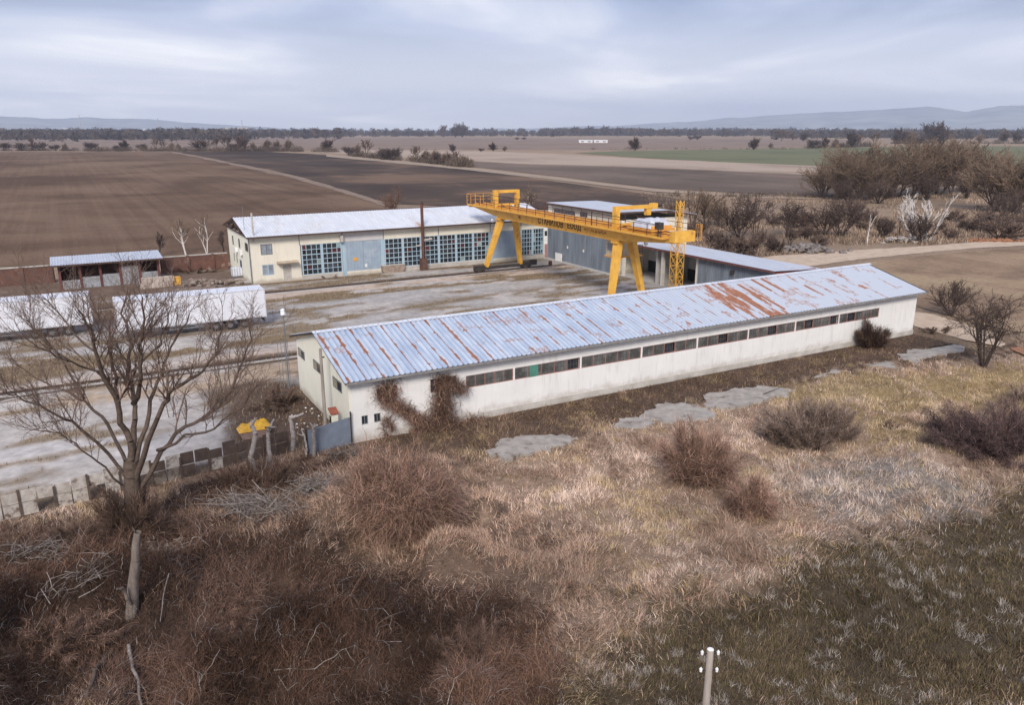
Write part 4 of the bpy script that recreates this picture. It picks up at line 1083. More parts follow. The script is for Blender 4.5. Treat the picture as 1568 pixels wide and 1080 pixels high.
# ------------------------------------------------------------------ posts, gate, small yard things
def pole_at(name, label, px, py, ptop, r, material, cat='pole', base=None):
    b = np.array(gp(px, py)) if base is None else np.array(base)
    d = rays(px, ptop); fw = RM[:2, 1]; dep = b @ fw; tt = dep / (d[:2] @ fw); top = C0 + d * tt
    t = thing(name, label, cat, (b[0], b[1], 0)); return t, b, float(top[2])
t, b, zt = pole_at('lamp_post', 'thin lamp post with a pale box head at the rear corner of the warehouse gable', 443, 596, 482, .05, M_alu, 'lamp')
m = MB(); m.tube((b[0], b[1], 0), (b[0], b[1], zt), .05, n=8); m.build('post', M_alu, t)
m = MB(); m.tube((b[0], b[1], zt), (b[0], b[1], zt + .34), .2, .17, n=12); m.tube((b[0], b[1], zt + .34), (b[0], b[1], zt + .44), .2, .06, n=12); m.build('lamp_head', mat('opal_head', (.72, .74, .78), (.62, .65, .7), 2, .3), t)
m = MB()
for z in (1.4, 2.0, 2.6): m.bar((b[0] - .5, b[1] + .35, z), (b[0] + .1, b[1] - .1, z), .03)
for k in range(4): m.bar((b[0] - .5 + .2 * k, b[1] + .35 - .15 * k, .1), (b[0] - .5 + .2 * k, b[1] + .35 - .15 * k, 3.6), .03)
m.build('wire_frame', M_alu, t)
pb = (WX0 - .75, 45.3)
t, b, zt = pole_at('utility_pole', 'weathered grey utility pole standing against the warehouse gable', 496, 660, 520, .1, M_wood, base=pb)
m = MB(); m.tube((b[0], b[1], 0), (b[0], b[1], 5.35), .115, .09, n=10); m.build('pole', M_wood, t)
m = MB(); m.box(b[0] - .05, b[0] + .22, b[1] - .03, b[1] + .03, 4.75, 4.83); m.build('bracket', M_dark, t)
# meter kiosk with a tiled hat
t = thing('meter_kiosk', 'small whitewashed kiosk with a red tiled cap against the gable wall', 'kiosk', (12.45, 43.95, 0))
m = MB(); m.box(12.3, 12.7, 43.68, 44.14, 0, 1.62); m.build('body', M_cream, t)
m = MB(); m.prism([(43.62, 1.62), (44.2, 1.84), (44.2, 1.92), (43.62, 1.70)], 'x', 12.25, 12.75); m.build('tile_cap', M_tile, t)
m = MB(); m.box(12.28, 12.298, 43.75, 44.05, .5, 1.5); m.build('hatch', M_dark, t)
m = MB(); m.bar((12.1, 43.4, 1.3), (12.0, 42.9, 1.75), .05); m.build('pipe_arm', M_dark, t)
# sheet metal gate panel
t = thing('metal_gate', 'blue grey sheet metal gate panel closing the gap at the warehouse corner', 'gate', (12.0, 42.5, 0))
ga, gb_ = np.array((10.35, 42.15)), np.array((13.05, 42.5)); gd = (gb_ - ga) / np.linalg.norm(gb_ - ga); gn_ = np.array([-gd[1], gd[0]])
m = MB(); m._add([(*(ga + gn_ * o), z) for o in (0, .04) for z in (.05,)] + [(*(gb_ + gn_ * o), .05) for o in (0, .04)] + [(*(ga + gn_ * o), 1.5) for o in (0, .04)] + [(*(gb_ + gn_ * o), 1.72) for o in (0, .04)], [(0, 2, 6, 4), (1, 5, 7, 3), (0, 1, 3, 2), (4, 6, 7, 5), (0, 4, 5, 1), (2, 3, 7, 6)])
m.build('panel', mat('gate_blue', (.20, .235, .29), (.15, .17, .21), 1.2, .6, c3=(.24, .2, .19), s3=1.0, t3=.6), t)
m = MB(); m.bar((*ga, 0), (*ga, 1.65), .09); m.bar((*(gb_ + (.02, -.1)), 0), (*(gb_ + (.02, -.1)), 2.1), .07); m.each('post', M_dark, t)

# near telegraph pole with insulators
d = rays(1088, 995); tp = C0 + d * (21.4 / np.linalg.norm(d)); PB = (float(tp[0]), float(tp[1]))
PZ = float(tp[2]); t = thing('telegraph_pole', 'pale concrete telegraph pole with four white insulators at the bottom of the picture', 'pole', (PB[0], PB[1], 0))
m = MB(); m.tube((*PB, -.6), (*PB, PZ), .115, .082, n=14); m.build('pole', mat('pole_concrete', (.40, .36, .32), (.27, .235, .21), 4, .9, stretch=(1, 1, .3)), t)
rx = RM[:2, 0]
for z in (PZ - .12, PZ - .62):
    m = MB(); m.bar((PB[0] - rx[0] * .2, PB[1] - rx[1] * .2, z), (PB[0] + rx[0] * .2, PB[1] + rx[1] * .2, z), .03); ar = m.build('cross_pin', M_dark, t)
    for s_ in (-1, 1):
        x, y = PB[0] + rx[0] * .2 * s_, PB[1] + rx[1] * .2 * s_
        m = MB(); m.tube((x, y, z - .03), (x, y, z + .05), .034, .042, n=10); m.tube((x, y, z + .05), (x, y, z + .09), .028, .016, n=10); m.build('insulator', M_whitepaint, ar)
m = MB(); m.tube((*PB, PZ), (*PB, PZ + .02), .085, .05, n=14); m.build('cap', M_whitepaint, t)

# panel fence along the near edge of the yard
M_pw = mat('fence_limewash', (.50, .46, .42), (.34, .30, .265), 3, .9, c3=(.11, .075, .058), s3=1.8, t3=.52)
M_pd = mat('fence_dark', (.115, .082, .064), (.07, .05, .042), 3, .95)
M_pg = mat('fence_grey', (.25, .215, .185), (.155, .125, .105), 3, .95, c3=(.08, .058, .046), s3=2, t3=.46)
FE = thing('panel_fence', 'old panel fence of pale and dark brown patchwork slabs along the yard edge', 'fence', (float((FL[0] + FR[0]) / 2), float((FL[1] + FR[1]) / 2), 0))
fa = FL - fd * 5; Lf = np.linalg.norm(FR - fa) - 1.2; PW = .74; npn = int(Lf / PW)
for k in range(npn + 1):
    p = fa + fd * (k * PW); ph_ = 1.30 + .12 * math.sin(k * 1.7)
    if k % 2 == 0:
        m = MB(); m.bar((p[0], p[1], -.3), (p[0], p[1], ph_), .11); m.build('fence_post', M_pd, FE)
    if k == npn: break
    q = fa + fd * ((k + 1) * PW)
    for row in range(2):
        r_ = random.random(); far = k / npn
        if row == 0 and r_ < .25 and far > .3: continue
        pr = .85 if far < .55 else .4
        if .80 < far: pr = .0
        mm_ = M_pw if r_ < pr else (M_pg if r_ < pr + .15 else M_pd)
        z0 = -.25 + row * .98; z1 = z0 + .93 if row == 0 else 1.42 + random.uniform(-.22, .1)
        a, b = p + fd * .03, q - fd * .03; o_ = random.uniform(-.03, .03)
        a = a + fn * o_; b = b + fn * (o_ + random.uniform(-.02, .02)); th = -fn * .05
        m = MB(); m._add([(a[0], a[1], z0), (b[0], b[1], z0), (b[0] + th[0], b[1] + th[1], z0), (a[0] + th[0], a[1] + th[1], z0), (a[0], a[1], z1), (b[0], b[1], z1), (b[0] + th[0], b[1] + th[1], z1), (a[0] + th[0], a[1] + th[1], z1)],
                         [(0, 3, 2, 1), (4, 5, 6, 7), (0, 1, 5, 4), (1, 2, 6, 5), (2, 3, 7, 6), (3, 0, 4, 7)])
        m.build('fence_panel', mm_, FE)

def rock_mesh(c, r, seed, sq=.7):
    rr = np.random.default_rng(seed); n = 7; mcount = 5; V = []
    for j in range(mcount + 1):
        ph = math.pi * j / mcount
        for i in range(n):
            th = 2 * math.pi * i / n; k = r * (1 + rr.normal(0, .17))
            V.append((c[0] + k * math.sin(ph) * math.cos(th), c[1] + k * math.sin(ph) * math.sin(th), c[2] + k * math.cos(ph) * sq))
    F_ = [(j * n + i, j * n + (i + 1) % n, (j + 1) * n + (i + 1) % n, (j + 1) * n + i) for j in range(mcount) for i in range(n)]
    return V, F_

def heap(name, label, cat, px, py, w_, d_, h, n, rs, material, group=None):
    x, y = gp(px, py); m = MB()
    for k in range(n):
        a = random.gauss(0, .4) * w_; b = random.gauss(0, .4) * d_; e = max(0, 1 - (a / w_) ** 2 - (b / d_) ** 2)
        V, F_ = rock_mesh((x + a * RM[0, 0] + b * RM[0, 1], y + a * RM[1, 0] + b * RM[1, 1], h * e * random.uniform(.3, 1)), random.uniform(*rs), k)
        m._add(V, F_)
    o = m.build(name, material); return tag(o, label, cat, group)
M_rub = mat('rubble_grey', (.40, .36, .33), (.24, .21, .19), 1.5, .95)
heap('rubble_heap', 'grey rubble heap beside the dirt road bend', 'heap', 1240, 386, 5, 2.5, 1.1, 70, (.2, .7), mat('rubble_dark', (.22, .195, .18), (.12, .10, .095), 1.5, .95))
heap('rubble_heap', 'pale rubble heap under the white dead trees', 'heap', 1382, 371, 5, 2, 1.0, 60, (.15, .5), M_rub)
heap('rubble_heap', 'pale stones scattered beyond the dead trees at the right edge', 'heap', 1520, 345, 9, 4, .8, 60, (.2, .6), M_rub)
heap('rubble_heap', 'broken stone and earth heap between trailer and cream hall', 'heap', 318, 436, 5, 2.5, .6, 60, (.12, .4), mat('rubble_brown', (.28, .23, .19), (.15, .11, .09), 1.5, .95))
heap('clay_heap', 'orange clay heap at the end of the dirt road', 'heap', 1530, 370, 8, 1.2, .2, 40, (.3, .6), M_orange)
o = heap('litter', 'white scraps of litter on the bare earth beside the warehouse gable', 'litter', 470, 640, 1.6, 3.2, .08, 22, (.03, .08), M_whitepaint); o['kind'] = 'stuff'
x, y = gp(270, 437); t = thing('yellow_crate', 'small yellow crate standing in front of the lean-to shed', 'crate', (x, y, 0))
m = MB(); m.box(x - .5, x + .5, y - .4, y + .4, .1, .95); m.build('body', M_yellow, t); m = MB(); m.box(x - .54, x + .54, y - .44, y + .44, .955, 1.03); m.build('lid', M_orangey, t); m = MB(); m.box(x - .5, x + .5, y - .3, y + .3, .03, .1); m.build('runner', M_dark, t)
x, y = gp(246, 440); t = thing('concrete_block_stack', 'pale concrete block stack beside the yellow crate', 'blocks', (x, y, 0))
m = MB()
for k in range(2):
    for j in range(3): m.box(x - 2.2 + j * 1.2 + k * .2, x - 1.05 + j * 1.2 + k * .2, y - .35, y + .35, .04 + k * .62, .64 + k * .62)
m.each('block', mat('pale_block', (.5, .43, .37), (.38, .31, .26), 1.5, .9), t)
x, y = gp(363, 424); t = thing('water_tank', 'white water tank in a cage at the foot of the hall gable', 'tank', (x, y, 0))
m = MB(); m.box(x - .6, x + .6, y - .5, y + .5, .2, 1.2); m.tube((x, y, 1.2), (x, y, 1.28), .14, n=10); m.build('tank', mat('tank_plastic', (.66, .69, .76), (.58, .6, .66), 2, .4), t)
m = MB()
for a in np.linspace(-.62, .62, 5): m.bar((x + a, y - .53, .1), (x + a, y - .53, 1.22), .03); m.bar((x + a, y + .53, .1), (x + a, y + .53, 1.22), .03)
m.box(x - .65, x + .65, y - .55, y + .55, .06, .19); m.build('cage', M_alu, t)
x, y = gp(601, 417); t = thing('skip_bin', 'round brown trough standing by the hall beside the rusty flue', 'trough', (x, y, 0))
m = MB(); m.prism([(x - 1.5, .25), (x - 1.2, .05), (x + 1.2, .05), (x + 1.5, .25), (x + 1.55, 1.0), (x - 1.55, 1.0)], 'y', y - .6, y + .6); m.build('body', mat('trough_brown', (.34, .27, .21), (.22, .16, .13), 2, .9), t)
m = MB(); m.box(x - 1.6, x + 1.6, y - .65, y + .65, 1.005, 1.06); m.build('rim', M_doorgrey, t)
x, y = gp(629, 413); t = thing('oil_drum', 'rusty orange drum standing at the foot of the flue', 'drum', (x, y, 0))
m = MB(); m.tube((x, y, .05), (x, y, .95), .36, n=16); m.build('body', M_tile, t); m = MB(); m.tube((x, y, .33), (x, y, .37), .385, n=16); m.tube((x, y, .62), (x, y, .66), .385, n=16); m.each('hoop', M_tile, t)
m = MB(); m.tube((x, y, .951), (x, y, .98), .33, n=16); m.build('lid', M_rust, t)
# yellow sheeting over a pallet box beside the fence
x, y = gp(391, 668); t = thing('box_crate', 'weathered pinkish box crate under crumpled yellow sheeting behind the fence', 'crate', (x, y, 0))
m = MB(); m.box(x - .8, x + .8, y - .45, y + .45, .04, .5); m.build('box', mat('pink_board', (.36, .25, .21), (.26, .18, .15), 2, .9), t)
TXx, TYy, TFf = grid(np.linspace(0, 1, 22), np.linspace(0, 1, 16)); ed = np.minimum(np.minimum(TXx, 1 - TXx), np.minimum(TYy, 1 - TYy))
zz = .51 + .5 * sstep(0, .2, ed) * fbm(TXx * 6, TYy * 6, 31, 3) + .14 * fbm(TXx * 12, TYy * 12, 33, 2) * (ed > 0)
o = np_mesh('yellow_sheeting', np.stack([x - 1.0 + 2.0 * TXx, y - .5 + 1.0 * TYy, zz], 1), TFf, mat('yellow_sheet', (.72, .40, .03), (.60, .33, .05), 3, .5), smooth=True)
tag(o, 'crumpled bright yellow plastic sheeting lying on the box behind the fence', 'sheeting')

# ------------------------------------------------------------------ plants: helpers
def nrm(v):
    l = math.sqrt(v[0] * v[0] + v[1] * v[1] + v[2] * v[2]) or 1e-9
    return (v[0] / l, v[1] / l, v[2] / l)

def branch(segs, p, d, L, r, lvl, P):
    """bare limb: wobbling run of segments with side limbs; segs holds (level,p,q,r0,r1)"""
    ns = P['n'][lvl]; st = L / ns; g = random.gauss; wob = P['wob'][lvl]; up = P['up'][lvl]; last = lvl == len(P['n']) - 1
    for i in range(ns):
        d = nrm((d[0] + g(0, wob), d[1] + g(0, wob), d[2] + g(0, wob * .7) + up))
        q = (p[0] + d[0] * st, p[1] + d[1] * st, p[2] + d[2] * st)
        if q[2] < .05: q = (q[0], q[1], .05)
        r2 = r * (1 - P['tap'] / ns) if not last else r * (1 - .75 * (i + 1) / ns)
        segs.append((lvl, p, q, r, r2))
        if not last and i >= P['from'][lvl]:
            k = P['kids'][lvl]; k = int(k) + (random.random() < k - int(k))
            for _ in range(k):
                a = random.uniform(0, 2 * math.pi); sp_ = P['ang'][lvl] * random.uniform(.6, 1.35)
                u = nrm((d[1] * .3 - d[2], d[0] * .2 + .1, d[0] + .05)); dt = sum(x * y for x, y in zip(u, d)); u = nrm(tuple(x - y * dt for x, y in zip(u, d)))
                v = (d[1] * u[2] - d[2] * u[1], d[2] * u[0] - d[0] * u[2], d[0] * u[1] - d[1] * u[0])
                c, s_ = math.cos(sp_), math.sin(sp_)
                nd = tuple(d[m_] * c + (u[m_] * math.cos(a) + v[m_] * math.sin(a)) * s_ for m_ in range(3))
                branch(segs, q, nd, L * P['len'][lvl] * random.uniform(.65, 1.2) * (1 - .35 * i / ns), max(r2 * P['rad'][lvl], P['rmin']), lvl + 1, P)
        p, r = q, r2

def tube_mesh(name, S, material, parent, sides=4):
    """S rows: p q r0 r1"""
    S = np.asarray(S, float); p, q = S[:, 0:3], S[:, 3:6]; d = q - p; L = np.linalg.norm(d, axis=1, keepdims=True) + 1e-9; d /= L
    up = np.where(np.abs(d[:, 2:3]) < .9, np.array([[0, 0, 1.0]]), np.array([[0, 1.0, 0]]))
    a = np.cross(d, up); a /= np.linalg.norm(a, axis=1, keepdims=True); b = np.cross(d, a)
    t = np.arange(sides) * 2 * math.pi / sides
    ring = a[:, None] * np.cos(t)[None, :, None] + b[:, None] * np.sin(t)[None, :, None]
    V = np.concatenate([p[:, None] + ring * S[:, 6, None, None], q[:, None] + ring * S[:, 7, None, None]], 1).reshape(-1, 3)
    n = len(S); base = (np.arange(n) * 2 * sides)[:, None]; i = np.arange(sides); j = (i + 1) % sides
    Fq = np.stack([base + i, base + j, base + sides + j, base + sides + i], -1).reshape(-1, 4)
    return np_mesh(name, V, Fq, material, parent, smooth=sides > 3)

def split_tree(segs, t, mt, mc, cut, z=None):
    a = [(*s[1], *s[2], s[3], s[4]) for s in segs if s[0] < cut]; b = [(*s[1], *s[2], s[3], s[4]) for s in segs if s[0] >= cut]
    off = wloc(t)
    for n_, S, m_, k in (('trunk', a, mt, 6), ('crown', b, mc, 3)):
        if S:
            S = np.array(S); S[:, 0:3] += off; S[:, 3:6] += off
            tube_mesh(n_, S, m_, t, k)

M_bark = mat_bark('bark_grey_brown', (.085, .062, .049), (.14, .105, .085))
M_twig = mat_bark('twig_brown', (.115, .078, .062), (.17, .118, .095))
M_barkd = mat_bark('bark_dark', (.055, .042, .036), (.09, .07, .058))
M_twigd = mat_bark('twig_dark', (.075, .052, .045), (.115, .08, .066))
M_twigr = mat_bark('twig_russet', (.20, .115, .082), (.28, .17, .12))
M_twigw = mat_bark('twig_willow', (.155, .108, .078), (.215, .155, .11))
M_barkw = mat_bark('bark_bleached', (.62, .58, .55), (.46, .42, .39))
M_barkp = mat_bark('bark_pale_cut', (.40, .355, .33), (.22, .185, .17), 9)

P_tree = dict(n=[4, 5, 4, 3], wob=[.08, .16, .2, .25], up=[.05, .05, .05, .04], kids=[1.9, 1.6, 1.7], ang=[.75, .7, .7], len=[.75, .55, .5], rad=[.6, .55, .5], tap=.55, rmin=.02)
P_tree['from'] = [1, 1, 0]

def tree_kind(name, label, cat, loc, H_, kind, mt, mc, seed, rmin=.02, stems=1, spread=.2, dens=1.0, cut=2, r0=None, group=None):
    random.seed(seed); t = thing(name, label, cat, loc, group=group); segs = []
    P = {k: (list(v) if isinstance(v, list) else v) for k, v in P_tree.items()}; P['rmin'] = rmin
    P['kids'] = [k * dens for k in P['kids']]
    if kind == 'round': P['ang'] = [.95, .8, .7]; P['up'] = [.03, .03, .03, .02]
    if kind == 'tall': P['ang'] = [.5, .5, .55]; P['up'] = [.1, .1, .09, .06]
    if kind == 'bush': P['n'] = [4, 4, 3]; P['wob'] = [.16, .2, .25]; P['up'] = [.02, .04, .02]; P['kids'] = [2.6 * dens, 2.4 * dens]; P['ang'] = [.6, .6]; P['len'] = [.6, .55]; P['rad'] = [.6, .6]; P['from'] = [1, 0]
    if kind == 'willow': P['n'] = [5, 5, 4, 3]; P['from'] = [0, 0, 0]; P['ang'] = [.6, .55, .5]; P['up'] = [.08, .07, .05, .0]; P['kids'] = [2.2 * dens, 2.0 * dens, 1.7 * dens]
    for k in range(stems):
        a = random.uniform(0, 6.28); tl = random.uniform(.3, 1) * spread
        d = nrm((math.cos(a) * tl, math.sin(a) * tl, 1)); L = H_ * (.62 if kind != 'bush' else .8) * random.uniform(.8, 1.05)
        off = .05 * H_ * (stems > 1)
        branch(segs, (math.cos(a) * off * random.random(), math.sin(a) * off * random.random(), -.1), d, L, (r0 or H_ * .022) * (1 if stems == 1 else .6), 0, P)
    zmax = np.quantile([s[2][2] for s in segs], .995); f = H_ / zmax
    segs = [(l, tuple(x * f for x in p), tuple(x * f for x in q), a, b) for l, p, q, a, b in segs]
    split_tree(segs, t, mt, mc, cut)
    return t

# ------------------------------------------------------------------ the big bare tree at the left
TBs = np.array([-2.2, 44.9]); TBs = np.array(gp(205, 812)); BT = thing('bare_tree', 'big spreading bare tree with many limbs in front of the panel fence at the left', 'tree', (float(TBs[0]), float(TBs[1]), 0))
random.seed(5)
def q3(px, py, off): return tuple(onD(px, py, TBs, off))
limbs = [
    ([(205, 880, 0), (205, 810, 0), (203, 740, 0), (201, 705, .05)], .48, .36),
    ([(201, 705, .05), (192, 660, 0), (180, 620, -.3), (160, 580, -.8), (146, 540, -1.2), (135, 505, -1.5), (120, 475, -1.8)], .22, .05),
    ([(180, 620, -.3), (168, 560, .6), (172, 520, 1.2), (150, 480, 1.6)], .12, .04),
    ([(201, 710, .05), (205, 655, .2), (205, 620, .4), (196, 575, .8), (200, 525, 1.2), (188, 480, 1.6), (195, 445, 2)], .2, .04),
    ([(205, 620, .4), (216, 580, -.4), (214, 530, -1.0), (222, 490, -1.4), (218, 455, -1.8)], .16, .035),
    ([(203, 735, 0), (222, 650, .5), (236, 600, 1.0), (252, 560, 1.6), (270, 520, 2.2), (290, 480, 2.4)], .17, .035),
    ([(204, 745, 0), (228, 675, -.5), (248, 620, -1.0), (268, 595, -1.6), (300, 575, -2.0), (330, 545, -2.3), (340, 505, -2.5)], .19, .04),
    ([(205, 765, 0), (240, 705, .2), (270, 665, .5), (310, 640, .9), (345, 612, 1.3), (365, 570, 1.6), (380, 530, 2.0), (384, 495, 2.2)], .17, .035),
    ([(240, 690, .2), (285, 668, -.4), (330, 655, -1.0), (370, 622, -1.6), (395, 590, -2.0)], .1, .03),
    ([(200, 720, .0), (165, 650, .8), (130, 615, 1.6), (95, 600, 2.2), (55, 580, 2.8), (20, 555, 3.2)], .13, .03),
    ([(200, 740, 0), (150, 675, -.6), (110, 650, -1.3), (70, 625, -2.0), (35, 612, -2.6), (5, 600, -3.0)], .12, .03),
    ([(130, 615, 1.6), (110, 575, 1.2), (85, 540, 1.0), (60, 510, .8), (40, 490, .6)], .08, .025),
    ([(160, 580, -.8), (120, 560, -1.6), (85, 545, -2.2), (50, 525, -2.8)], .08, .025),
    ([(146, 540, -1.2), (110, 505, -.8), (85, 475, -.6), (60, 455, -.4)], .07, .02),
    ([(196, 575, .8), (235, 540, 1.4), (255, 505, 1.8), (262, 470, 2.2)], .08, .025),
    ([(200, 760, 0), (160, 715, -.9), (125, 690, -1.6), (90, 665, -2.2), (60, 660, -2.6)], .08, .02),
]
segs = []
Pb = dict(n=[3, 4, 4, 3], wob=[.1, .12, .15, .2], up=[.08, .09, .08, .06], kids=[1.55, 1.7, 1.7], ang=[.6, .6, .62], len=[.7, .66, .62], rad=[.6, .6, .6], tap=.5, rmin=.007)
Pb['from'] = [0, 0, 0]
for li, (pts, ra, rb) in enumerate(limbs):
    W_ = [q3(*p) for p in pts]
    fine = []
    for a, b in zip(W_[:-1], W_[1:]):
        for t in (0, .33, .66): fine.append(tuple(a[i] + (b[i] - a[i]) * t + random.gauss(0, .05 if li else .02) for i in range(3)))
    fine.append(W_[-1])
    n = len(fine) - 1
    for i in range(n):
        f0, f1 = i / n, (i + 1) / n; r0_, r1_ = ra + (rb - ra) * f0 ** .7, ra + (rb - ra) * f1 ** .7
        segs.append((0, fine[i], fine[i + 1], r0_, r1_))
        if li and f1 > .28:
            for _ in range(1 + (random.random() < .25)):
                d = nrm(tuple(fine[i + 1][k] - fine[i][k] for k in range(3))); a = random.uniform(0, 6.28)
                nd = nrm((d[0] + math.cos(a) * .75, d[1] + math.sin(a) * .75, d[2] + random.uniform(-.15, .65)))
                branch(segs, fine[i + 1], nd, random.uniform(1.1, 2.3) * (1.1 - .3 * f1), max(.018, r1_ * .4), 1, Pb)
a = [(*s[1], *s[2], s[3], s[4]) for s in segs if s[0] == 0]; b = [(*s[1], *s[2], s[3], s[4]) for s in segs if s[0] > 0]
a = [(*q[:6], q[6] * (.78 if q[6] < .3 else .92), q[7] * (.78 if q[6] < .3 else .9)) for q in a]; tube_mesh('trunk', a, M_bark, BT, 8); tube_mesh('crown', b, M_twig, BT, 3)

def sticks(name, S, material, parent, sides=5): return tube_mesh(name, S, material, parent, sides)
def chain(pts, r0, r1, sub=3, jit=.03):
    out = []; f = []
    for a, b in zip(pts[:-1], pts[1:]):
        for t in range(sub): f.append([a[i] + (b[i] - a[i]) * t / sub + random.gauss(0, jit) for i in range(3)])
    f.append(list(pts[-1])); n = len(f) - 1
    for i in range(n): out.append((*f[i], *f[i + 1], r0 + (r1 - r0) * i / n, r0 + (r1 - r0) * (i + 1) / n))
    return out

M_stump = mat('stump_bark', (.20, .165, .14), (.10, .08, .068), 5, .95, stretch=(1, 1, .25), bump=.5, c3=(.38, .34, .31), s3=1.4, t3=.6)
# snapped trunk standing in the thicket, pollarded stems by the fence
sb_ = np.array(gp(204, 945)); t = thing('snapped_trunk', 'snapped grey tree trunk standing upright in the brambles at the lower left', 'tree stump', (float(sb_[0]), float(sb_[1]), 0))
sticks('trunk', chain([tuple(onD(201, 965, sb_)), tuple(onD(204, 900, sb_)), tuple(onD(211, 815, sb_))], .27, .13, 4, .015), M_stump, t, 10)
pA, pB_ = onD(208, 900, sb_, -.2), onD(212, 813, sb_, -.13)
S = chain([tuple(onD(199, 925, sb_, -.3)), tuple(onD(186, 900, sb_, -.5)), tuple(onD(178, 905, sb_, -.9))], .07, .03, 3, .03); sticks('branch_stub', S, M_stump, t, 6)
pol = [(392, 722, [(384, 700), (391, 665), (385, 652)], .16, 'bent pale pollarded trunk nearest the yellow sheeting'),
       (414, 715, [(412, 690), (410, 662), (414, 655)], .13, 'thin pale pollarded trunk just right of the yellow sheeting'),
       (448, 690, [(449, 670), (447, 655), (444, 640)], .16, 'whitest pollarded trunk with a forked top between sheeting and gate'),
       (481, 700, [(481, 680), (480, 662), (480, 655)], .13, 'short grey pollarded trunk close left of the blue gate'),
       (468, 700, [(470, 690), (468, 676), (466, 668)], .07, 'slim broken stem between the two pale pollarded trunks')]
for (bx, by, pts, r, lb) in pol:
    b = np.array(gp(bx, by)); t = thing('pollarded_trunk', lb, 'tree stump', (float(b[0]), float(b[1]), 0), group='pollarded trunks by the fence')
    ch = [tuple(onD(bx, by, b))] + [tuple(onD(x, y, b)) for x, y in pts]
    sticks('trunk', chain(ch, r, r * .7, 3, .02), M_barkp, t, 8)
    S = []
    for k in range(3):
        a = ch[-1]; S += chain([a, (a[0] + random.gauss(0, .25), a[1] + random.gauss(0, .2), a[2] + random.uniform(.1, .45))], r * .55, r * .4, 2, .02)
    sticks('branch_stub', S, M_barkp, t, 6)

def cutpile(label, px, py, n, w_, d_, h, L, mat_, r=(.006, .030), name='branch_pile'):
    x, y = gp(px, py); S = []
    for k in range(n):
        a = random.gauss(0, .45) * w_; b = random.gauss(0, .45) * d_; e = max(.05, 1 - (a / w_ / 1.3) ** 2)
        cx_, cy_ = x + a * RM[0, 0] + b * RM[0, 1], y + a * RM[1, 0] + b * RM[1, 1]
        th = random.gauss(0.2, 1.3); l = random.uniform(*L); el = random.gauss(0, .34); z = float(hgt(cx_, cy_)) + .1 + random.random() * h * e
        dx = (math.cos(th) * RM[0, 0] + math.sin(th) * RM[0, 1]) * math.cos(el); dy = (math.cos(th) * RM[1, 0] + math.sin(th) * RM[1, 1]) * math.cos(el); dz = math.sin(el)
        p = (cx_ - dx * l / 2, cy_ - dy * l / 2, z - dz * l / 2); q = (cx_ + dx * l / 2, cy_ + dy * l / 2, z + dz * l / 2); rr = random.uniform(*r)
        c = chain([p, ((p[0] + q[0]) / 2 + random.gauss(0, .15), (p[1] + q[1]) / 2 + random.gauss(0, .15), z + random.uniform(0, .2)), q], rr, rr * .4, 2, .03); S += c
        if random.random() < .6:
            m_ = c[len(c) // 2][3:6]; S += chain([m_, (m_[0] + random.gauss(0, .4), m_[1] + random.gauss(0, .4), m_[2] + random.uniform(0, .4))], rr * .6, rr * .25, 2, .02)
    return tag(tube_mesh(name, S, mat_, None, 4), label, 'branches')
M_cut = mat_bark('cut_branch_grey', (.31, .27, .245), (.15, .125, .11), 5)
cutpile('heap of pale cut branches left of the big russet bush', 385, 782, 150, 2.6, 1.0, .7, (.8, 2.6), M_cut)
cutpile('heap of pale cut sticks under the left side of the russet bush', 500, 752, 170, 1.8, 1.0, .6, (.6, 2.2), M_cut)
cutpile('scatter of grey sticks below the blue gate', 545, 700, 60, 2.0, .7, .3, (.6, 1.8), M_cut)
cutpile('scatter of bleached sticks left of the snapped trunk', 130, 905, 40, 1.6, .9, .6, (.6, 2.2), M_cut, (.008, .028))
cutpile('few pale chips and sticks right of the snapped trunk', 255, 850, 40, 1.3, .7, .3, (.3, 1.0), M_cut, (.012, .035))
cutpile('grey fallen twigs under the big bare tree near the fence', 70, 850, 60, 2.2, .9, .3, (.5, 1.6), M_cut, (.01, .03))
for (pts, r, lb) in (([(150, 745), (190, 780), (250, 838)], .12, 'dark fallen limb leaning at the foot of the big bare tree'), ([(196, 985), (210, 1040), (214, 1085)], .07, 'pale crooked root running down below the snapped trunk'), ([(165, 1000), (150, 1045), (135, 1085)], .1, 'thick brown root slanting to the lower left below the snapped trunk'), ([(285, 880), (262, 915), (245, 950)], .035, 'thin bleached stick leaning right of the snapped trunk'), ([(420, 1030), (480, 1022), (540, 1000), (615, 985)], .022, 'long thin pale stick lying across the brambles at the bottom'), ([(1170, 606), (1195, 600), (1210, 594)], .03, 'dark fallen twig lying on the long concrete slab')):
    Q_ = [(*gp(*p), 0) for p in pts]; Q_ = [(p[0], p[1], float(hgt(p[0], p[1])) + .25 + .15 * (i % 2)) for i, p in enumerate(Q_)]
    if '3d' in lb: pass
    tag(tube_mesh('fallen_branch', chain(Q_, r, r * .6, 4, .04), M_barkd if 'dark' in lb else M_cut if 'pale' in lb or 'bleached' in lb else M_bark, None, 6), lb, 'branch')

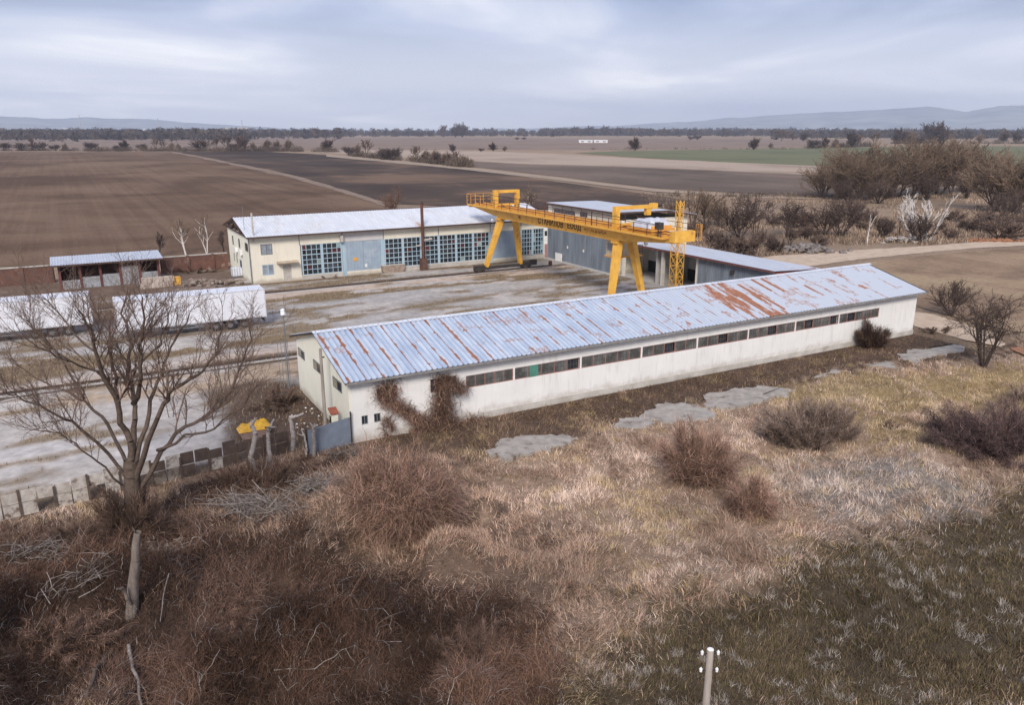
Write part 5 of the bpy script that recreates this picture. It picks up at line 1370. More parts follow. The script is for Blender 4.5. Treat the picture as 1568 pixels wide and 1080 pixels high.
# ------------------------------------------------------------------ ribbons: grass, brambles, shrubs
def ribbons(name, P, wid, cols, material, parent=None):
    """P [N,K,3] centre lines, wid [N] base width tapering to the tip"""
    N, K, _ = P.shape
    d = P[:, -1] - P[:, 0]; a = rng.uniform(0, 2 * math.pi, N)
    side = np.stack([-d[:, 1], d[:, 0], np.zeros(N)], 1); l = np.linalg.norm(side, axis=1, keepdims=True)
    rnd = np.stack([np.cos(a), np.sin(a), rng.normal(0, .3, N)], 1)
    side = np.where(l > 1e-4, side / (l + 1e-9), rnd) + rnd * .55; side /= np.linalg.norm(side, axis=1, keepdims=True)
    t = np.linspace(1, .18, K)
    off = side[:, None] * (wid[:, None] * t[None, :])[..., None] * .5
    V = np.stack([P - off, P + off], 2).reshape(-1, 3)
    b = (np.arange(N) * 2 * K)[:, None] + (np.arange(K - 1) * 2)[None]
    Fq = np.stack([b, b + 1, b + 3, b + 2], -1).reshape(-1, 4)
    return np_mesh(name, V, Fq, material, parent, cols=np.repeat(cols, 2 * K, 0))

M_blade = mat_col('dry_blades', .85, 3.0, .12)

def arcs(base, az_, L, lean, droop, K=4, wob=.05):
    """bending stems from base: lean is the first slope away from upright, droop how much it falls over"""
    N = len(base); t = np.linspace(0, 1, K); P = np.zeros((N, K, 3)); P[:, 0] = base; ang = lean.copy()
    st = L / (K - 1)
    for k in range(1, K):
        dz = np.cos(ang); dr = np.sin(ang)
        P[:, k, 0] = P[:, k - 1, 0] + np.cos(az_) * dr * st + rng.normal(0, wob, N) * st
        P[:, k, 1] = P[:, k - 1, 1] + np.sin(az_) * dr * st + rng.normal(0, wob, N) * st
        P[:, k, 2] = P[:, k - 1, 2] + dz * st
        ang = ang + droop / (K - 1)
    return P

PAL = {0: [(.61, .45, .345), (.52, .37, .28), (.71, .575, .475), (.33, .21, .155)],
       1: [(.112, .063, .043), (.078, .046, .034), (.165, .10, .069), (.052, .033, .026)],
       2: [(.44, .295, .21), (.33, .205, .145), (.54, .40, .30), (.20, .12, .085)],
       3: [(.145, .105, .066), (.095, .07, .047), (.14, .118, .048), (.24, .17, .115)],
       4: [(.56, .41, .24), (.46, .33, .19), (.60, .47, .32), (.35, .24, .16)],
       5: [(.52, .435, .375), (.42, .345, .29), (.62, .53, .46), (.30, .235, .195)],
       6: [(.19, .118, .082), (.135, .085, .062), (.26, .17, .115), (.33, .24, .13)]}
def pick(zn):
    c = np.zeros((len(zn), 3)); r = rng.random(len(zn))
    for z, p in PAL.items():
        k = zn == z; i = np.searchsorted([.38, .68, .88], r[k]); c[k] = np.array(p)[i]
    return c

SLALL = SLABSg
def field_pts(n, x0, x1, y0, y1):
    px = rng.uniform(x0, x1, n); py = rng.uniform(y0, y1, n); g = G(px, py)
    return g[:, 0], g[:, 1]

def grass():
    N = 900000
    s, n = field_pts(int(N * .75), -60, 1640, 490, 1110)
    s2 = rng.uniform(-20, 60, int(N * .25)); n2 = rng.uniform(8, 43, int(N * .25))
    s = np.concatenate([s, s2]); n = np.concatenate([n, n2])
    d = meadow_dist(s, n); k = (d > .15) & (s < 74)
    for P in SLABSg: k &= ~(inpoly(P, s + rng.normal(0, .22, len(s)), n + rng.normal(0, .22, len(s))) & (rng.random(len(s)) < .985))
    s, n, d = s[k], n[k], d[k]; jj = rng.normal(0, .9, (2, len(s))); zn = zone(s + jj[0], n + jj[1]); zn[(zn == 5) & (rng.random(len(s)) < .6)] = 0; zn[(zn == 4) & (fbm(s * .8, n * .8, 131, 3) + rng.normal(0, .06, len(s)) < .5)] = 0; zn[(zn == 0) & (fbm(s * .45, n * .45, 133, 4) + rng.normal(0, .05, len(s)) > .62)] = 2; zn[(zn == 0) & (fbm(s * .6, n * .6, 135, 3) + rng.normal(0, .04, len(s)) > .71)] = 4
    k = ~((zn == 1) & (rng.random(len(s)) < .72)) & ~((zn == 6) & (rng.random(len(s)) < .1)); s, n, d, zn = s[k], n[k], d[k], zn[k]
    clump = fbm(s * 1.1, n * 1.1, 91, 3); big = fbm(s * .25, n * .25, 93, 3)
    k = rng.random(len(s)) < .35 + 1.1 * sstep(.35, .6, clump); s, n, d, zn, clump, big = (a[k] for a in (s, n, d, zn, clump, big))
    N = len(s)
    flow = vnoise(s * .35, n * .35, 95) * 9 + vnoise(s * 1.7, n * 1.7, 96) * 3.5; az_ = flow + rng.normal(0, 1, N) * np.where(zn == 3, 1.6, 1.05)
    L = rng.uniform(.18, .50, N) * (.75 + .6 * clump); L[zn == 6] *= .8; L[zn == 0] *= .75; L[zn == 3] *= .62; L[zn == 4] *= .8; L[zn == 1] *= 1.1
    lean = np.abs(rng.normal(.85, .35, N)); lean[zn == 3] = np.abs(rng.normal(.6, .35, (zn == 3).sum()))
    c = pick(zn) * (.62 + .75 * big)[:, None] * rng.uniform(.5, 1.4, N)[:, None]
    # neighbouring kinds of grass grow through each other
    sw = rng.random(N); tuft = vnoise(s * .9, n * .9, 98); 
    k = (zn == 3) & (vnoise(s * 3.1, n * 3.1, 99) > .74 - .25 * (fbm(s * .35, n * .35, 101, 2) - .5)) & (sw < .6); c[k] = np.array((.40, .35, .305)) * rng.uniform(.5, 1.2, (k.sum(), 1))
    k = (zn == 0) & (tuft > .66) & (sw < .55); c[k] = np.array((.46, .33, .16)) * rng.uniform(.7, 1.2, (k.sum(), 1))
    k = (zn == 0) & (tuft < .24) & (sw < .7); c[k] = np.array((.20, .13, .095)) * rng.uniform(.7, 1.3, (k.sum(), 1))
    k = (zn == 6) & (vnoise(s * .8, n * .8, 102) > .68) & (sw < .6); c[k] = np.array((.36, .26, .13)) * rng.uniform(.7, 1.2, (k.sum(), 1))
    P = arcs(np.stack([s, n, hgt(s, n) - .03], 1), az_, L, lean, rng.uniform(.3, 1.1, N), 3)
    o = ribbons('dry_grass', P, rng.uniform(.013, .032, N), c, M_blade)
    tag(o, 'dry winter grass covering the rough meadow in front of the warehouse', 'grass', kind='stuff')
grass()

def yard_grass():
    s = rng.uniform(-34, 60, 120000); n = rng.uniform(36, 96.5, 120000)
    k = inpoly(YP, s, n); s, n = s[k], n[k]
    for (x0, x1, y0, y1) in ((1.5, 16.5, 74.2, 78.8), (-13, 2, 79.2, 83.6), (46, 55, 90.2, 91.3)):
        k = ~((s > x0) & (s < x1) & (n > y0) & (n < y1)); s, n = s[k], n[k]
    c = yard_col(s, n); k = (c.sum(1) < .62) & (rng.random(len(s)) < .85); s, n, c = s[k], n[k], c[k]; N = len(s)
    L = rng.uniform(.1, .34, N)
    P = arcs(np.stack([s, n, np.full(N, .02)], 1), rng.uniform(0, 6.3, N), L, np.abs(rng.normal(.5, .3, N)), rng.uniform(.2, .9, N), 3)
    col = np.array([(.27, .195, .115), (.20, .145, .08), (.33, .25, .16)])[rng.integers(0, 3, N)] * rng.uniform(.7, 1.2, (N, 1))
    tag(ribbons('yard_weeds', P, rng.uniform(.03, .07, N), col, M_blade), 'withered weeds growing in strips between the yard concrete', 'weeds', kind='stuff')
yard_grass()

def reeds_east():
    N = 46000
    px = rng.uniform(980, 1640, N); py = rng.uniform(296, 400, N); g = G(px, py); s, n = g[:, 0], g[:, 1]
    k = (s > 70) & (n > 56) & ~((s < 76) & (n > 78) & (n < 98)); R_ = gpoly([(1100, 404), (1180, 392), (1300, 383), (1420, 376), (1500, 370), (1640, 362), (1640, 500), (1405, 480), (1150, 425)])
    k &= ~inpoly(R_, s, n) & (fbm(s * .07, n * .07, 14, 4) > .36); s, n = s[k], n[k]; N = len(s)
    big = fbm(s * .06, n * .06, 111, 3)
    col = np.array([(.34, .245, .175), (.26, .18, .13), (.40, .31, .235), (.17, .115, .085)])[rng.integers(0, 4, N)] * (.4 + 1.1 * big)[:, None]
    P = arcs(np.stack([s, n, np.zeros(N)], 1), rng.uniform(0, 6.3, N), rng.uniform(.25, .85, N), np.abs(rng.normal(.35, .2, N)), rng.uniform(.1, .6, N), 3)
    tag(ribbons('dry_reeds', P, rng.uniform(.09, .2, N), col, M_blade), 'pale dry reeds and tall grass on the waste ground beyond the sheds', 'reeds', kind='stuff')
reeds_east()

def bramble_mass():
    """the tangled thicket at the lower left, arching canes over low mounds"""
    N = 85000
    s, n = field_pts(N * 2, -90, 860, 690, 1125)
    k = (meadow_dist(s, n) > 1.2) & (zone(s, n) == 1); s, n = s[k][:N], n[k][:N]
    hm_ = sstep(.40, .75, fbm(s * .33, n * .33, 121, 3)); N = len(s)
    dist_ = np.hypot(s - sb_[0], n - sb_[1]); hm_ *= sstep(.8, 2.2, dist_)
    base = np.stack([s, n, hgt(s, n) + rng.random(N) * hm_ * .9 - .1], 1)
    az_ = rng.uniform(0, 6.3, N); L = rng.uniform(.5, 1.5, N) * (.6 + .6 * hm_)
    P = arcs(base, az_, L, np.abs(rng.normal(.35, .35, N)), rng.uniform(.9, 3.2, N), 7, .34)
    big = fbm(s * .3, n * .3, 123, 3)
    c = pick(np.ones(N, int)) * (.45 + 1.25 * sstep(.3, .72, big))[:, None] * (np.array([1.05, 1, .95])[None] ** (3 * (fbm(s * .22, n * .22, 125, 2) - .4))[:, None]) * rng.uniform(.7, 1.3, (N, 1))
    k = rng.random(N) < .035; c[k] = (.36, .32, .29)
    tag(ribbons('bramble_thicket', P, rng.uniform(.010, .023, N), c, M_blade), 'dark reddish brown bramble thicket filling the lower left foreground', 'brambles', kind='stuff')
bramble_mass()

def shrub(name, label, px, py, rx_, ry_, hgt_, N, pal, wid=(.015, .03), shape='dome', lean=.5, droop=.9, cat='bush', group=None, L=(.7, 1.2), world=None, K=5, wob=.36):
    """dense leafless shrub: stems rise from the whole crown volume"""
    b = np.array(gp(px, py)) if world is None else np.array(world); z0 = float(hgt(b[0], b[1]))
    t = thing(name, label, cat, (float(b[0]), float(b[1]), z0), group=group)
    M_ = max(14, N // 170)
    a = rng.uniform(0, 6.3, M_); r = rng.random(M_) ** .6; kc = 5; ca = rng.uniform(0, 6.3, kc); ch_ = rng.uniform(.45, 1.15, kc)
    sect = ch_[np.argmin(np.abs((a[:, None] - ca[None] + math.pi) % (2 * math.pi) - math.pi), 1)]            # some sides grow taller
    u, v = r * np.cos(a) * .55, r * np.sin(a) * .55
    sb = np.stack([b[0] + u * RM[0, 0] * rx_ + v * RM[0, 1] * ry_, b[1] + u * RM[1, 0] * rx_ + v * RM[1, 1] * ry_, np.full(M_, z0 - .1)], 1)
    out = np.arctan2(sb[:, 1] - b[1], sb[:, 0] - b[0]) + rng.normal(0, .5, M_)
    hs = hgt_ * sect * rng.uniform(.5, 1.1, M_) * (1.05 - .3 * r); reach = (rx_ + ry_) * .5
    st_lean = np.arctan2(reach * .55 * (.25 + r) * rng.uniform(.5, 1.5, M_), hs) * (.6 + lean)
    SP = arcs(sb, out, np.hypot(hs, reach * .4 * r) * 1.05, st_lean, rng.uniform(.0, .6, M_) * droop * .6, 8, .12)
    si = rng.integers(0, M_, N); tt = rng.random(N) ** .75 * .98; ki = np.minimum((tt * 7).astype(int), 6); fr = (tt * 7 - ki)[:, None]
    base = SP[si, ki] * (1 - fr) + SP[si, ki + 1] * fr + rng.normal(0, .025, (N, 3)) * hgt_ 
    dirv = SP[si, np.minimum(ki + 1, 7)] - SP[si, ki]
    az_ = np.arctan2(dirv[:, 1], dirv[:, 0]) + rng.normal(0, 1.1, N); ln = np.arctan2(np.hypot(dirv[:, 0], dirv[:, 1]), dirv[:, 2])
    Ls = rng.uniform(*L, N) * hgt_ * .30 * (1.1 - .5 * tt) * np.where(rng.random(N) < .08, 1.7, 1)
    P = arcs(base, az_, Ls, np.abs(ln + rng.normal(.25, .35, N)), rng.uniform(.0, 1, N) * droop, K, wob)
    P[:, :, 2] = np.maximum(P[:, :, 2], z0 - .05)
    c = np.array(pal)[rng.integers(0, len(pal), N)] * (.7 + .6 * rng.random(M_))[si][:, None] * rng.uniform(.7, 1.3, (N, 1))
    ribbons('twigs', P, rng.uniform(*wid, N), c, M_blade, t)
    rad = hgt_ * .009 + .006; S = []
    for k in range(7):
        S.append(np.concatenate([SP[:, k], SP[:, k + 1], np.full((M_, 1), rad * (1 - k / 8)), np.full((M_, 1), rad * (1 - (k + 1) / 8))], 1))
    tube_mesh('stems', np.concatenate(S), M_barkd, t, 4)
    return t
RUS = [(.33, .195, .14), (.24, .14, .10), (.44, .29, .21), (.13, .078, .058)]
BRN = [(.135, .083, .059), (.098, .062, .046), (.185, .12, .088), (.07, .045, .036)]
REED = [(.27, .195, .15), (.21, .15, .12), (.34, .25, .19), (.16, .115, .095)]
shrub('russet_bush', 'big rounded russet bush below the creeper covered warehouse corner', 622, 805, 1.85, 1.7, 4.1, 34000, RUS, (.011, .024), lean=.45, droop=1.9, wob=.40)
shrub('russet_bush', 'upright russet bush standing alone in the straw meadow, the larger of two', 1070, 738, 1.75, 1.4, 3.3, 15000, RUS, (.010, .024), lean=.45, droop=.9)
shrub('russet_bush', 'small russet bush just below the larger one in the straw meadow', 1150, 788, 1.15, 1.0, 2.1, 8500, RUS, (.010, .024), lean=.45, droop=1.0)
shrub('reed_clump', 'wide clump of upright grey brown reeds beside the last concrete slabs', 1235, 668, 3.8, 3.1, 2.2, 17000, REED, (.016, .035), lean=.15, droop=.35)
shrub('dark_bush', 'wide dark purple brown bush at the right edge of the meadow', 1535, 690, 4.8, 3.7, 3.0, 26000, [(.12, .075, .07), (.09, .058, .055), (.16, .105, .09)], (.016, .036))
shrub('small_bush', 'knee high brown bush between the reeds and the dark bush', 1362, 660, .8, .7, .7, 1100, BRN, (.016, .03))
shrub('small_bush', 'brown bush at the right edge above the dark bush', 1562, 612, .8, .8, 1.3, 1300, REED, (.018, .036), lean=.2)
shrub('wall_bush', 'brown bush growing against the right end of the warehouse front', 1335, 532, 1.4, .9, 2.6, 5500, BRN, (.018, .04), lean=.35)
shrub('low_shrub', 'low brown shrub at the right rear corner of the warehouse', 1430, 508, 1.8, 1.2, 1.2, 1800, BRN, (.02, .045))
shrub('low_shrub', 'low tangled shrub beside the gable in the corner of the yard', 425, 622, 2.2, 1.6, 1.4, 5000, BRN, (.015, .03))
shrub('low_shrub', 'small scrub at the foot of the hall beside its blue door', 503, 426, 1.6, .6, 1.0, 900, REED, (.03, .06))
shrub('low_shrub', 'scrub growing in front of the brick wall left of the hall', 300, 418, 3.6, 1.2, 1.3, 1800, BRN, (.03, .07))
shrub('bramble_bush', 'rounded reddish bramble mound at the bottom centre of the picture', 740, 1010, 1.9, 1.5, 1.2, 9000, BRN + BRN[:2], (.010, .022))
shrub('bramble_bush', 'dense bramble mound left of the snapped trunk', 80, 985, 2.2, 1.6, 1.5, 9000, BRN + RUS[:1], (.012, .024))
shrub('bramble_bush', 'rusty bramble mound right of the snapped trunk', 430, 930, 2.0, 1.3, 1.1, 8000, BRN[:2] + RUS[1:2], (.012, .024))
shrub('bramble_bush', 'low bramble hump under the heap of cut branches', 330, 1010, 1.8, 1.2, 1.0, 7000, BRN + RUS[:1], (.012, .024))

shrub('bramble_bush', 'dark bramble tangle swallowing the foot of the big bare tree', 205, 832, 2.0, .9, 2.6, 18000, BRN[1:] + BRN[3:], (.012, .026))
shrub('bramble_bush', 'low bramble tangle between the big bare tree and the left frame edge', 110, 830, 2.2, 1.0, 1.1, 5000, BRN, (.012, .026))
shrub('bramble_bush', 'dark weeds growing up the far half of the panel fence', 390, 742, 3.2, .7, 1.2, 6000, BRN, (.012, .024), lean=.2, droop=.4)
# creepers on the warehouse wall
def creeper(label, strokes, N, rw, pal, x=None):
    o0 = onN(strokes[0][0][0], strokes[0][0][1], WY0)
    P_all, C_all = [], []
    for (pa, pb, wd_, share) in strokes:
        k = int(N * share); t = rng.random(k)
        A, B = onN(*pa, WY0), onN(*pb, WY0); q = A[None] + (B - A)[None] * t[:, None]
        q[:, 0] += rng.normal(0, wd_ * .8, k); q[:, 2] += rng.normal(0, wd_ * .6, k); q[:, 1] = WY0 - .05 - np.abs(rng.normal(0, rw, k))
        q[:, 2] = np.clip(q[:, 2], .05, 3.8)
        Pk = arcs(q, rng.uniform(0, 6.3, k), rng.uniform(.3, .9, k), rng.uniform(.2, 1.8, k), rng.uniform(.5, 2.0, k), 4, .12)
        Pk[:, :, 1] = np.minimum(Pk[:, :, 1], WY0 - .02); P_all.append(Pk)
        C_all.append(np.array(pal)[rng.integers(0, len(pal), k)] * rng.uniform(.6, 1.3, (k, 1)) * (.6 + .8 * fbm(q[:, 0] * 2, q[:, 2] * 2, 141, 3))[:, None])
    Pm = np.concatenate(P_all); o = ribbons('creeper', Pm, rng.uniform(.014, .034, len(Pm)), np.concatenate(C_all), M_blade)
    return tag(o, label, 'creeper', 'bare creepers on the warehouse wall')
creeper('bare creeper hanging from the left wall opening and looping down to the right', [((592, 588), (592, 615), .45, .25), ((592, 615), (618, 628), .35, .2), ((618, 626), (640, 648), .28, .2), ((640, 640), (642, 690), .3, .25), ((583, 640), (592, 680), .05, .03), ((590, 640), (600, 660), .12, .07)], 3600, .14, RUS)
creeper('thick bare creeper climbing the wall up to the eaves, the wider one', [((676, 576), (674, 625), .38, .25), ((674, 620), (676, 690), .62, .45), ((690, 585), (706, 600), .35, .1), ((660, 640), (664, 690), .4, .2)], 7000, .30, RUS + BRN)
creeper('thin sparse creeper fanning over the white wall right of the thick one', [((735, 655), (715, 640), .35, .5), ((725, 660), (700, 655), .5, .5)], 420, .05, RUS)

# ------------------------------------------------------------------ trees about the yard and beyond
def place(name, label, cat, px, py, hpx, kind, seed, mt, mc, **kw):
    x, y = gp(px, py); base = np.array((x, y)); top = onD(px, py - hpx, base); Hh = float(top[2])
    return tree_kind(name, label, cat, (x, y, float(hgt(x, y))), Hh, kind, mt, mc, seed, **kw)
place('bare_tree', 'dark fan shaped bare tree at the right edge near the warehouse end', 'tree', 1508, 556, 116, 'round', 21, M_barkd, M_twigd, rmin=.016, stems=7, spread=.75, r0=.14, dens=1.05)
place('bare_shrub', 'dark rounded bare shrub behind the right end of the warehouse', 'shrub', 1456, 484, 58, 'bush', 22, M_barkd, M_twigd, rmin=.02, stems=16, spread=.8, r0=.07, dens=1.0)
mids = [(1132, 368, 60, 'bush', 'dark bare thorn bush nearest the lattice mast on the waste ground'), (1158, 362, 66, 'round', 'taller dark bare tree just right of the bush nearest the mast'), (1203, 361, 55, 'round', 'small round bare tree third from the mast on the waste ground'), (1262, 362, 52, 'bush', 'left half of the wide dark thicket in the middle of the waste ground'), (1288, 362, 58, 'bush', 'right half of the wide dark thicket in the middle of the waste ground'), (1350, 364, 30, 'bush', 'small bush left of the white dead trees'), (1406, 372, 44, 'bush', 'dark bush at the foot of the white dead trees'), (1188, 388, 24, 'bush', 'low bush on the dark rubble heap by the road'), (1208, 378, 34, 'tall', 'slender sapling beside the dark rubble heap')]
for k, (x, y, h, kd, lb) in enumerate(mids):
    place('bare_bush' if kd == 'bush' else 'bare_tree', lb, 'bush' if kd == 'bush' else 'tree', x, y, h, kd, 40 + k, M_barkd, M_twigd, rmin=.04, stems=14 if kd == 'bush' else 5, spread=.85 if kd == 'bush' else .5, r0=.12, dens=1.0 if kd == 'bush' else 1.0, group='bare trees and bushes on the waste ground')
for k, (x, y, h, lb) in enumerate([(1397, 362, 74, 'white barked dead tree, the left of the bleached pair by the road'), (1420, 369, 72, 'white barked dead tree leaning right, the right of the bleached pair')]):
    place('dead_tree', lb, 'tree', x, y, h, 'tall', 60 + k, M_barkw, M_barkw, rmin=.045, stems=4, spread=.7, r0=.36, dens=.55, cut=2)
place('birch_sapling', 'slender pale sapling left of the bleached dead trees', 'tree', 1328, 372, 56, 'tall', 63, M_barkw, M_twigw, rmin=.03, r0=.12, dens=.6)
place('small_bare_tree', 'small brown orchard tree between pale sapling and dead trees', 'tree', 1377, 362, 36, 'round', 64, M_barkd, M_twig, rmin=.035, r0=.14, dens=.7)
place('small_bare_tree', 'very small dark tree between two thickets on the waste ground', 'tree', 1233, 342, 20, 'round', 65, M_barkd, M_twigd, rmin=.04, r0=.1, dens=.7)
for k, (x, y, h, lb) in enumerate([(1058, 352, 66, 'tall bare tree directly behind the crane end'), (1082, 350, 62, 'bushy bare tree just right of the crane end'), (1100, 346, 44, 'smaller bare tree right of the bushy one beyond the crane end'), (1030, 345, 40, 'bare tree half hidden by the crane girder end')]):
    place('bare_tree', lb, 'tree', x, y, h, 'tall' if k == 0 else 'willow', 70 + k, M_barkd, M_twigw, rmin=.04, stems=3, spread=.35, r0=.2, dens=.9, group='bare trees behind the crane')
for k, (x, y, h, lb, mtw) in enumerate([(285, 391, 58, 'pale slim bare tree behind the brick wall left of the hall', M_barkw), (318, 389, 62, 'taller pale bare tree behind the wall close to the hall', M_barkw), (243, 392, 38, 'dark ivy clad tree stub at the end of the lean-to shed', M_barkd), (604, 335, 52, 'round russet bare tree behind the hall roof left of the crane', M_twigr), (808, 322, 40, 'grey round bare tree behind the hall right of the portal hoop', M_barkw), (345, 396, 44, 'dark scrubby tree against the far corner of the hall', M_barkd)]):
    place('bare_tree', lb, 'tree', x, y, h, 'willow' if k in (3, 4) else 'tall', 80 + k, M_bark if mtw is M_twigr else mtw, mtw if mtw is M_twigr else (M_twigw if mtw is M_barkw else M_twigd), rmin=.035, r0=.14, dens=.85, stems=3 if k in (3, 4) else 2, spread=.4)
for k, (px, hp, py) in enumerate([(60, 40, 640), (262, 58, 640), (330, 70, 590), (300, 75, 560), (385, 70, 548)]):
    place('sapling', ['thin sapling by the far left of the panel fence', 'thin sapling just right of the big tree trunk', 'slim bare sapling beyond the big tree toward the trailer rear', 'slim bare sapling in front of the complete trailer', 'bare sapling in front of the trailer wheels'][k], 'tree', px, py, hp, 'tall', 100 + k, M_bark, M_twig, rmin=.012, r0=.05, dens=.75, stems=2, spread=.3, group='saplings in the yard')

ORD = ['first', 'second', 'third', 'fourth', 'fifth', 'sixth', 'seventh', 'eighth', 'ninth', 'tenth', 'eleventh', 'twelfth', 'thirteenth', 'fourteenth', 'fifteenth', 'sixteenth', 'seventeenth', 'eighteenth', 'nineteenth', 'twentieth', 'twenty-first', 'twenty-second', 'twenty-third', 'twenty-fourth', 'twenty-fifth', 'twenty-sixth', 'twenty-seventh', 'twenty-eighth']
# four far tree kinds, copied along hedgerows; their meshes are shared
def proto(kind, seed, mt, mc, H_=10, **kw): return tree_kind('hedge_tree', 'x', 'tree', (0, 0, 0), H_, kind, mt, mc, seed, **kw)
protos = [proto('willow', 201, M_barkd, M_twigd, rmin=.11, stems=5, r0=.25, dens=1.0, spread=.6), proto('willow', 202, M_bark, M_twigw, rmin=.09, stems=3, r0=.22, dens=1.0, spread=.5),
          proto('bush', 203, M_barkd, M_twigd, rmin=.12, stems=14, r0=.25, dens=1.0, spread=.9), proto('tall', 204, M_bark, M_twig, rmin=.10, r0=.3, dens=1.1, stems=2)]
used = [False] * 4
def far_row(rows, what, group):
    rows = sorted(rows)
    for k, (px, py, hp, kd) in enumerate(rows):
        x, y = gp(px, py); Hh = float(onD(px, py - hp, np.array((x, y)))[2]); sc = Hh / 10
        lb = f"{ORD[k]} from the left of the {what}"
        nm_ = ['round', 'willowy', 'bushy', 'slender'][kd]; lb = f"{nm_} bare tree, {lb}"
        w_ = random.uniform(.95, 1.3) * (1.35 if kd == 2 else 1)
        if not used[kd]:
            r = protos[kd]; used[kd] = True; r.location = (x, y, 0); r.scale = (sc * w_, sc * w_, sc); r.rotation_euler = (0, 0, random.uniform(0, 6.28)); r['label'] = lb; r['group'] = group
        else: dup(protos[kd], (x, y, 0), random.uniform(0, 6.28), (sc * w_, sc * w_, sc), lb, group)
random.seed(77)
far_row([(7, 230, 12, 2), (33, 231, 13, 2), (50, 231, 21, 3), (63, 231, 14, 2), (86, 231, 10, 2), (100, 231, 12, 1), (138, 231, 14, 2), (192, 231, 17, 0), (180, 231, 9, 2), (218, 231, 11, 2), (239, 231, 20, 3), (250, 231, 17, 3), (262, 231, 14, 1), (275, 231, 12, 1), (310, 231, 18, 2), (332, 231, 21, 3), (347, 231, 24, 3), (358, 231, 12, 2), (371, 231, 24, 0), (388, 231, 14, 1), (408, 231, 18, 1), (425, 231, 17, 1), (440, 231, 18, 1), (501, 232, 19, 0)], 'hedgerow behind the brown field', 'trees of the left far hedgerow')
far_row([(534, 238, 14, 2), (546, 238, 18, 1), (562, 240, 27, 3), (590, 244, 17, 2), (602, 245, 19, 2), (637, 248, 25, 3), (650, 249, 20, 1), (663, 250, 22, 1), (673, 251, 18, 2), (686, 252, 20, 1), (698, 253, 22, 3), (707, 255, 18, 1), (693, 233, 13, 0), (755, 231, 13, 0), (772, 232, 9, 1), (736, 232, 5, 2)], 'hedge behind the black field', 'trees of the middle hedge line')
far_row([(972, 231, 21, 0), (1154, 229, 18, 0), (1179, 228, 10, 1), (1197, 216, 19, 3), (1214, 215, 14, 1), (1230, 216, 14, 0), (1244, 227, 14, 2), (1262, 227, 18, 0), (1277, 227, 16, 1), (1304, 226, 24, 0), (1315, 226, 20, 3), (1339, 224, 22, 3), (1375, 220, 24, 0), (1392, 220, 22, 1), (1408, 221, 12, 2), (1424, 218, 30, 0), (1440, 221, 34, 0), (1498, 219, 16, 1), (1536, 219, 20, 0), (1556, 219, 17, 0)], 'row past the green wheat', 'trees past the green wheat')
far_row([(679, 211, 20, 3), (697, 210, 19, 0), (708, 210, 22, 0), (858, 208, 12, 0), (880, 208, 15, 0), (902, 208, 15, 0), (925, 208, 16, 0), (946, 208, 14, 0), (792, 214, 4, 2), (802, 214, 4, 2), (1057, 214, 6, 2), (1068, 214, 7, 2)], 'line on the horizon', 'tall trees on the horizon line')
# scrub over the waste ground
sp0 = tree_kind('wild_scrub', 'low dark scrub, first of the scatter over the waste ground', 'bush', (0, 0, 0), 2.2, 'bush', M_barkd, M_twig, 401, rmin=.03, stems=16, spread=1.0, r0=.06, dens=1.0, group='scrub on the waste ground')
random.seed(9)
sc_pts = sorted([(1090, 372), (1112, 384), (1142, 390), (1168, 378), (1180, 345), (1215, 349), (1240, 366), (1252, 376), (1316, 352), (1334, 340), (1352, 348), (1300, 330), (1440, 352), (1462, 340), (1478, 352), (1500, 356), (1520, 352), (1545, 350), (1560, 342), (1530, 366), (1452, 366), (1070, 362)])
for k, (px, py) in enumerate(sc_pts):
    x, y = gp(px, py); sc = random.uniform(.8, 1.9); lb = f'low dark scrub bush, {ORD[k]} from the left in the scatter over the waste ground'
    if k == 0: sp0.location = (x, y, 0); sp0.scale = (sc * 1.3, sc * 1.3, sc); sp0['label'] = lb
    else: dup(sp0, (x, y, 0), random.uniform(0, 6.28), (sc * random.uniform(1, 1.6), sc * random.uniform(1, 1.6), sc), lb, 'scrub on the waste ground')
# willow wood at the right: its own trees
wl = [(1258, 303, 62, 1), (1278, 306, 74, 1), (1296, 304, 82, 1), (1315, 308, 78, 1), (1336, 306, 84, 1), (1357, 304, 80, 1), (1376, 302, 86, 1), (1396, 300, 84, 1), (1416, 298, 88, 0), (1436, 298, 86, 1), (1458, 296, 84, 1), (1478, 294, 80, 1), (1498, 296, 74, 0), (1524, 322, 92, 1), (1548, 326, 96, 1), (1572, 330, 98, 1), (1536, 336, 50, 2), (1300, 312, 40, 2), (1420, 306, 46, 2), (1480, 304, 44, 2), (1345, 312, 36, 2)]
wp = [tree_kind('willow_tree', 'x', 'tree', (0, 0, 0), 12, 'willow', M_bark, M_twigw, 301, rmin=.04, stems=5, spread=.55, r0=.26, dens=1.05), tree_kind('willow_tree', 'x', 'tree', (0, 0, 0), 12, 'willow', M_bark, M_twigw, 302, rmin=.04, stems=4, spread=.5, r0=.28, dens=1.05), tree_kind('willow_tree', 'x', 'tree', (0, 0, 0), 12, 'bush', M_barkd, M_twigd, 303, rmin=.05, stems=16, spread=.8, r0=.2, dens=1.1)]
wu = [0, 0, 0]
for k, (px, py, hp, kd) in enumerate(sorted(wl)):
    x, y = gp(px, py); sc = float(onD(px, py - hp, np.array((x, y)))[2]) / 12
    kk = 2 if kd == 2 else k % 2
    lb = f"bare {'undergrowth bush' if kd == 2 else 'willow'}, {ORD[k]} from the left in the brown wood"
    if not wu[kk]:
        r = wp[kk]; wu[kk] = 1; r.location = (x, y, 0); r.scale = (sc * 1.1, sc * 1.1, sc); r['label'] = lb; r['group'] = 'willow wood'
    else: dup(wp[kk], (x, y, 0), random.uniform(0, 6.28), (sc * 1.1, sc * 1.1, sc), lb, 'willow wood')

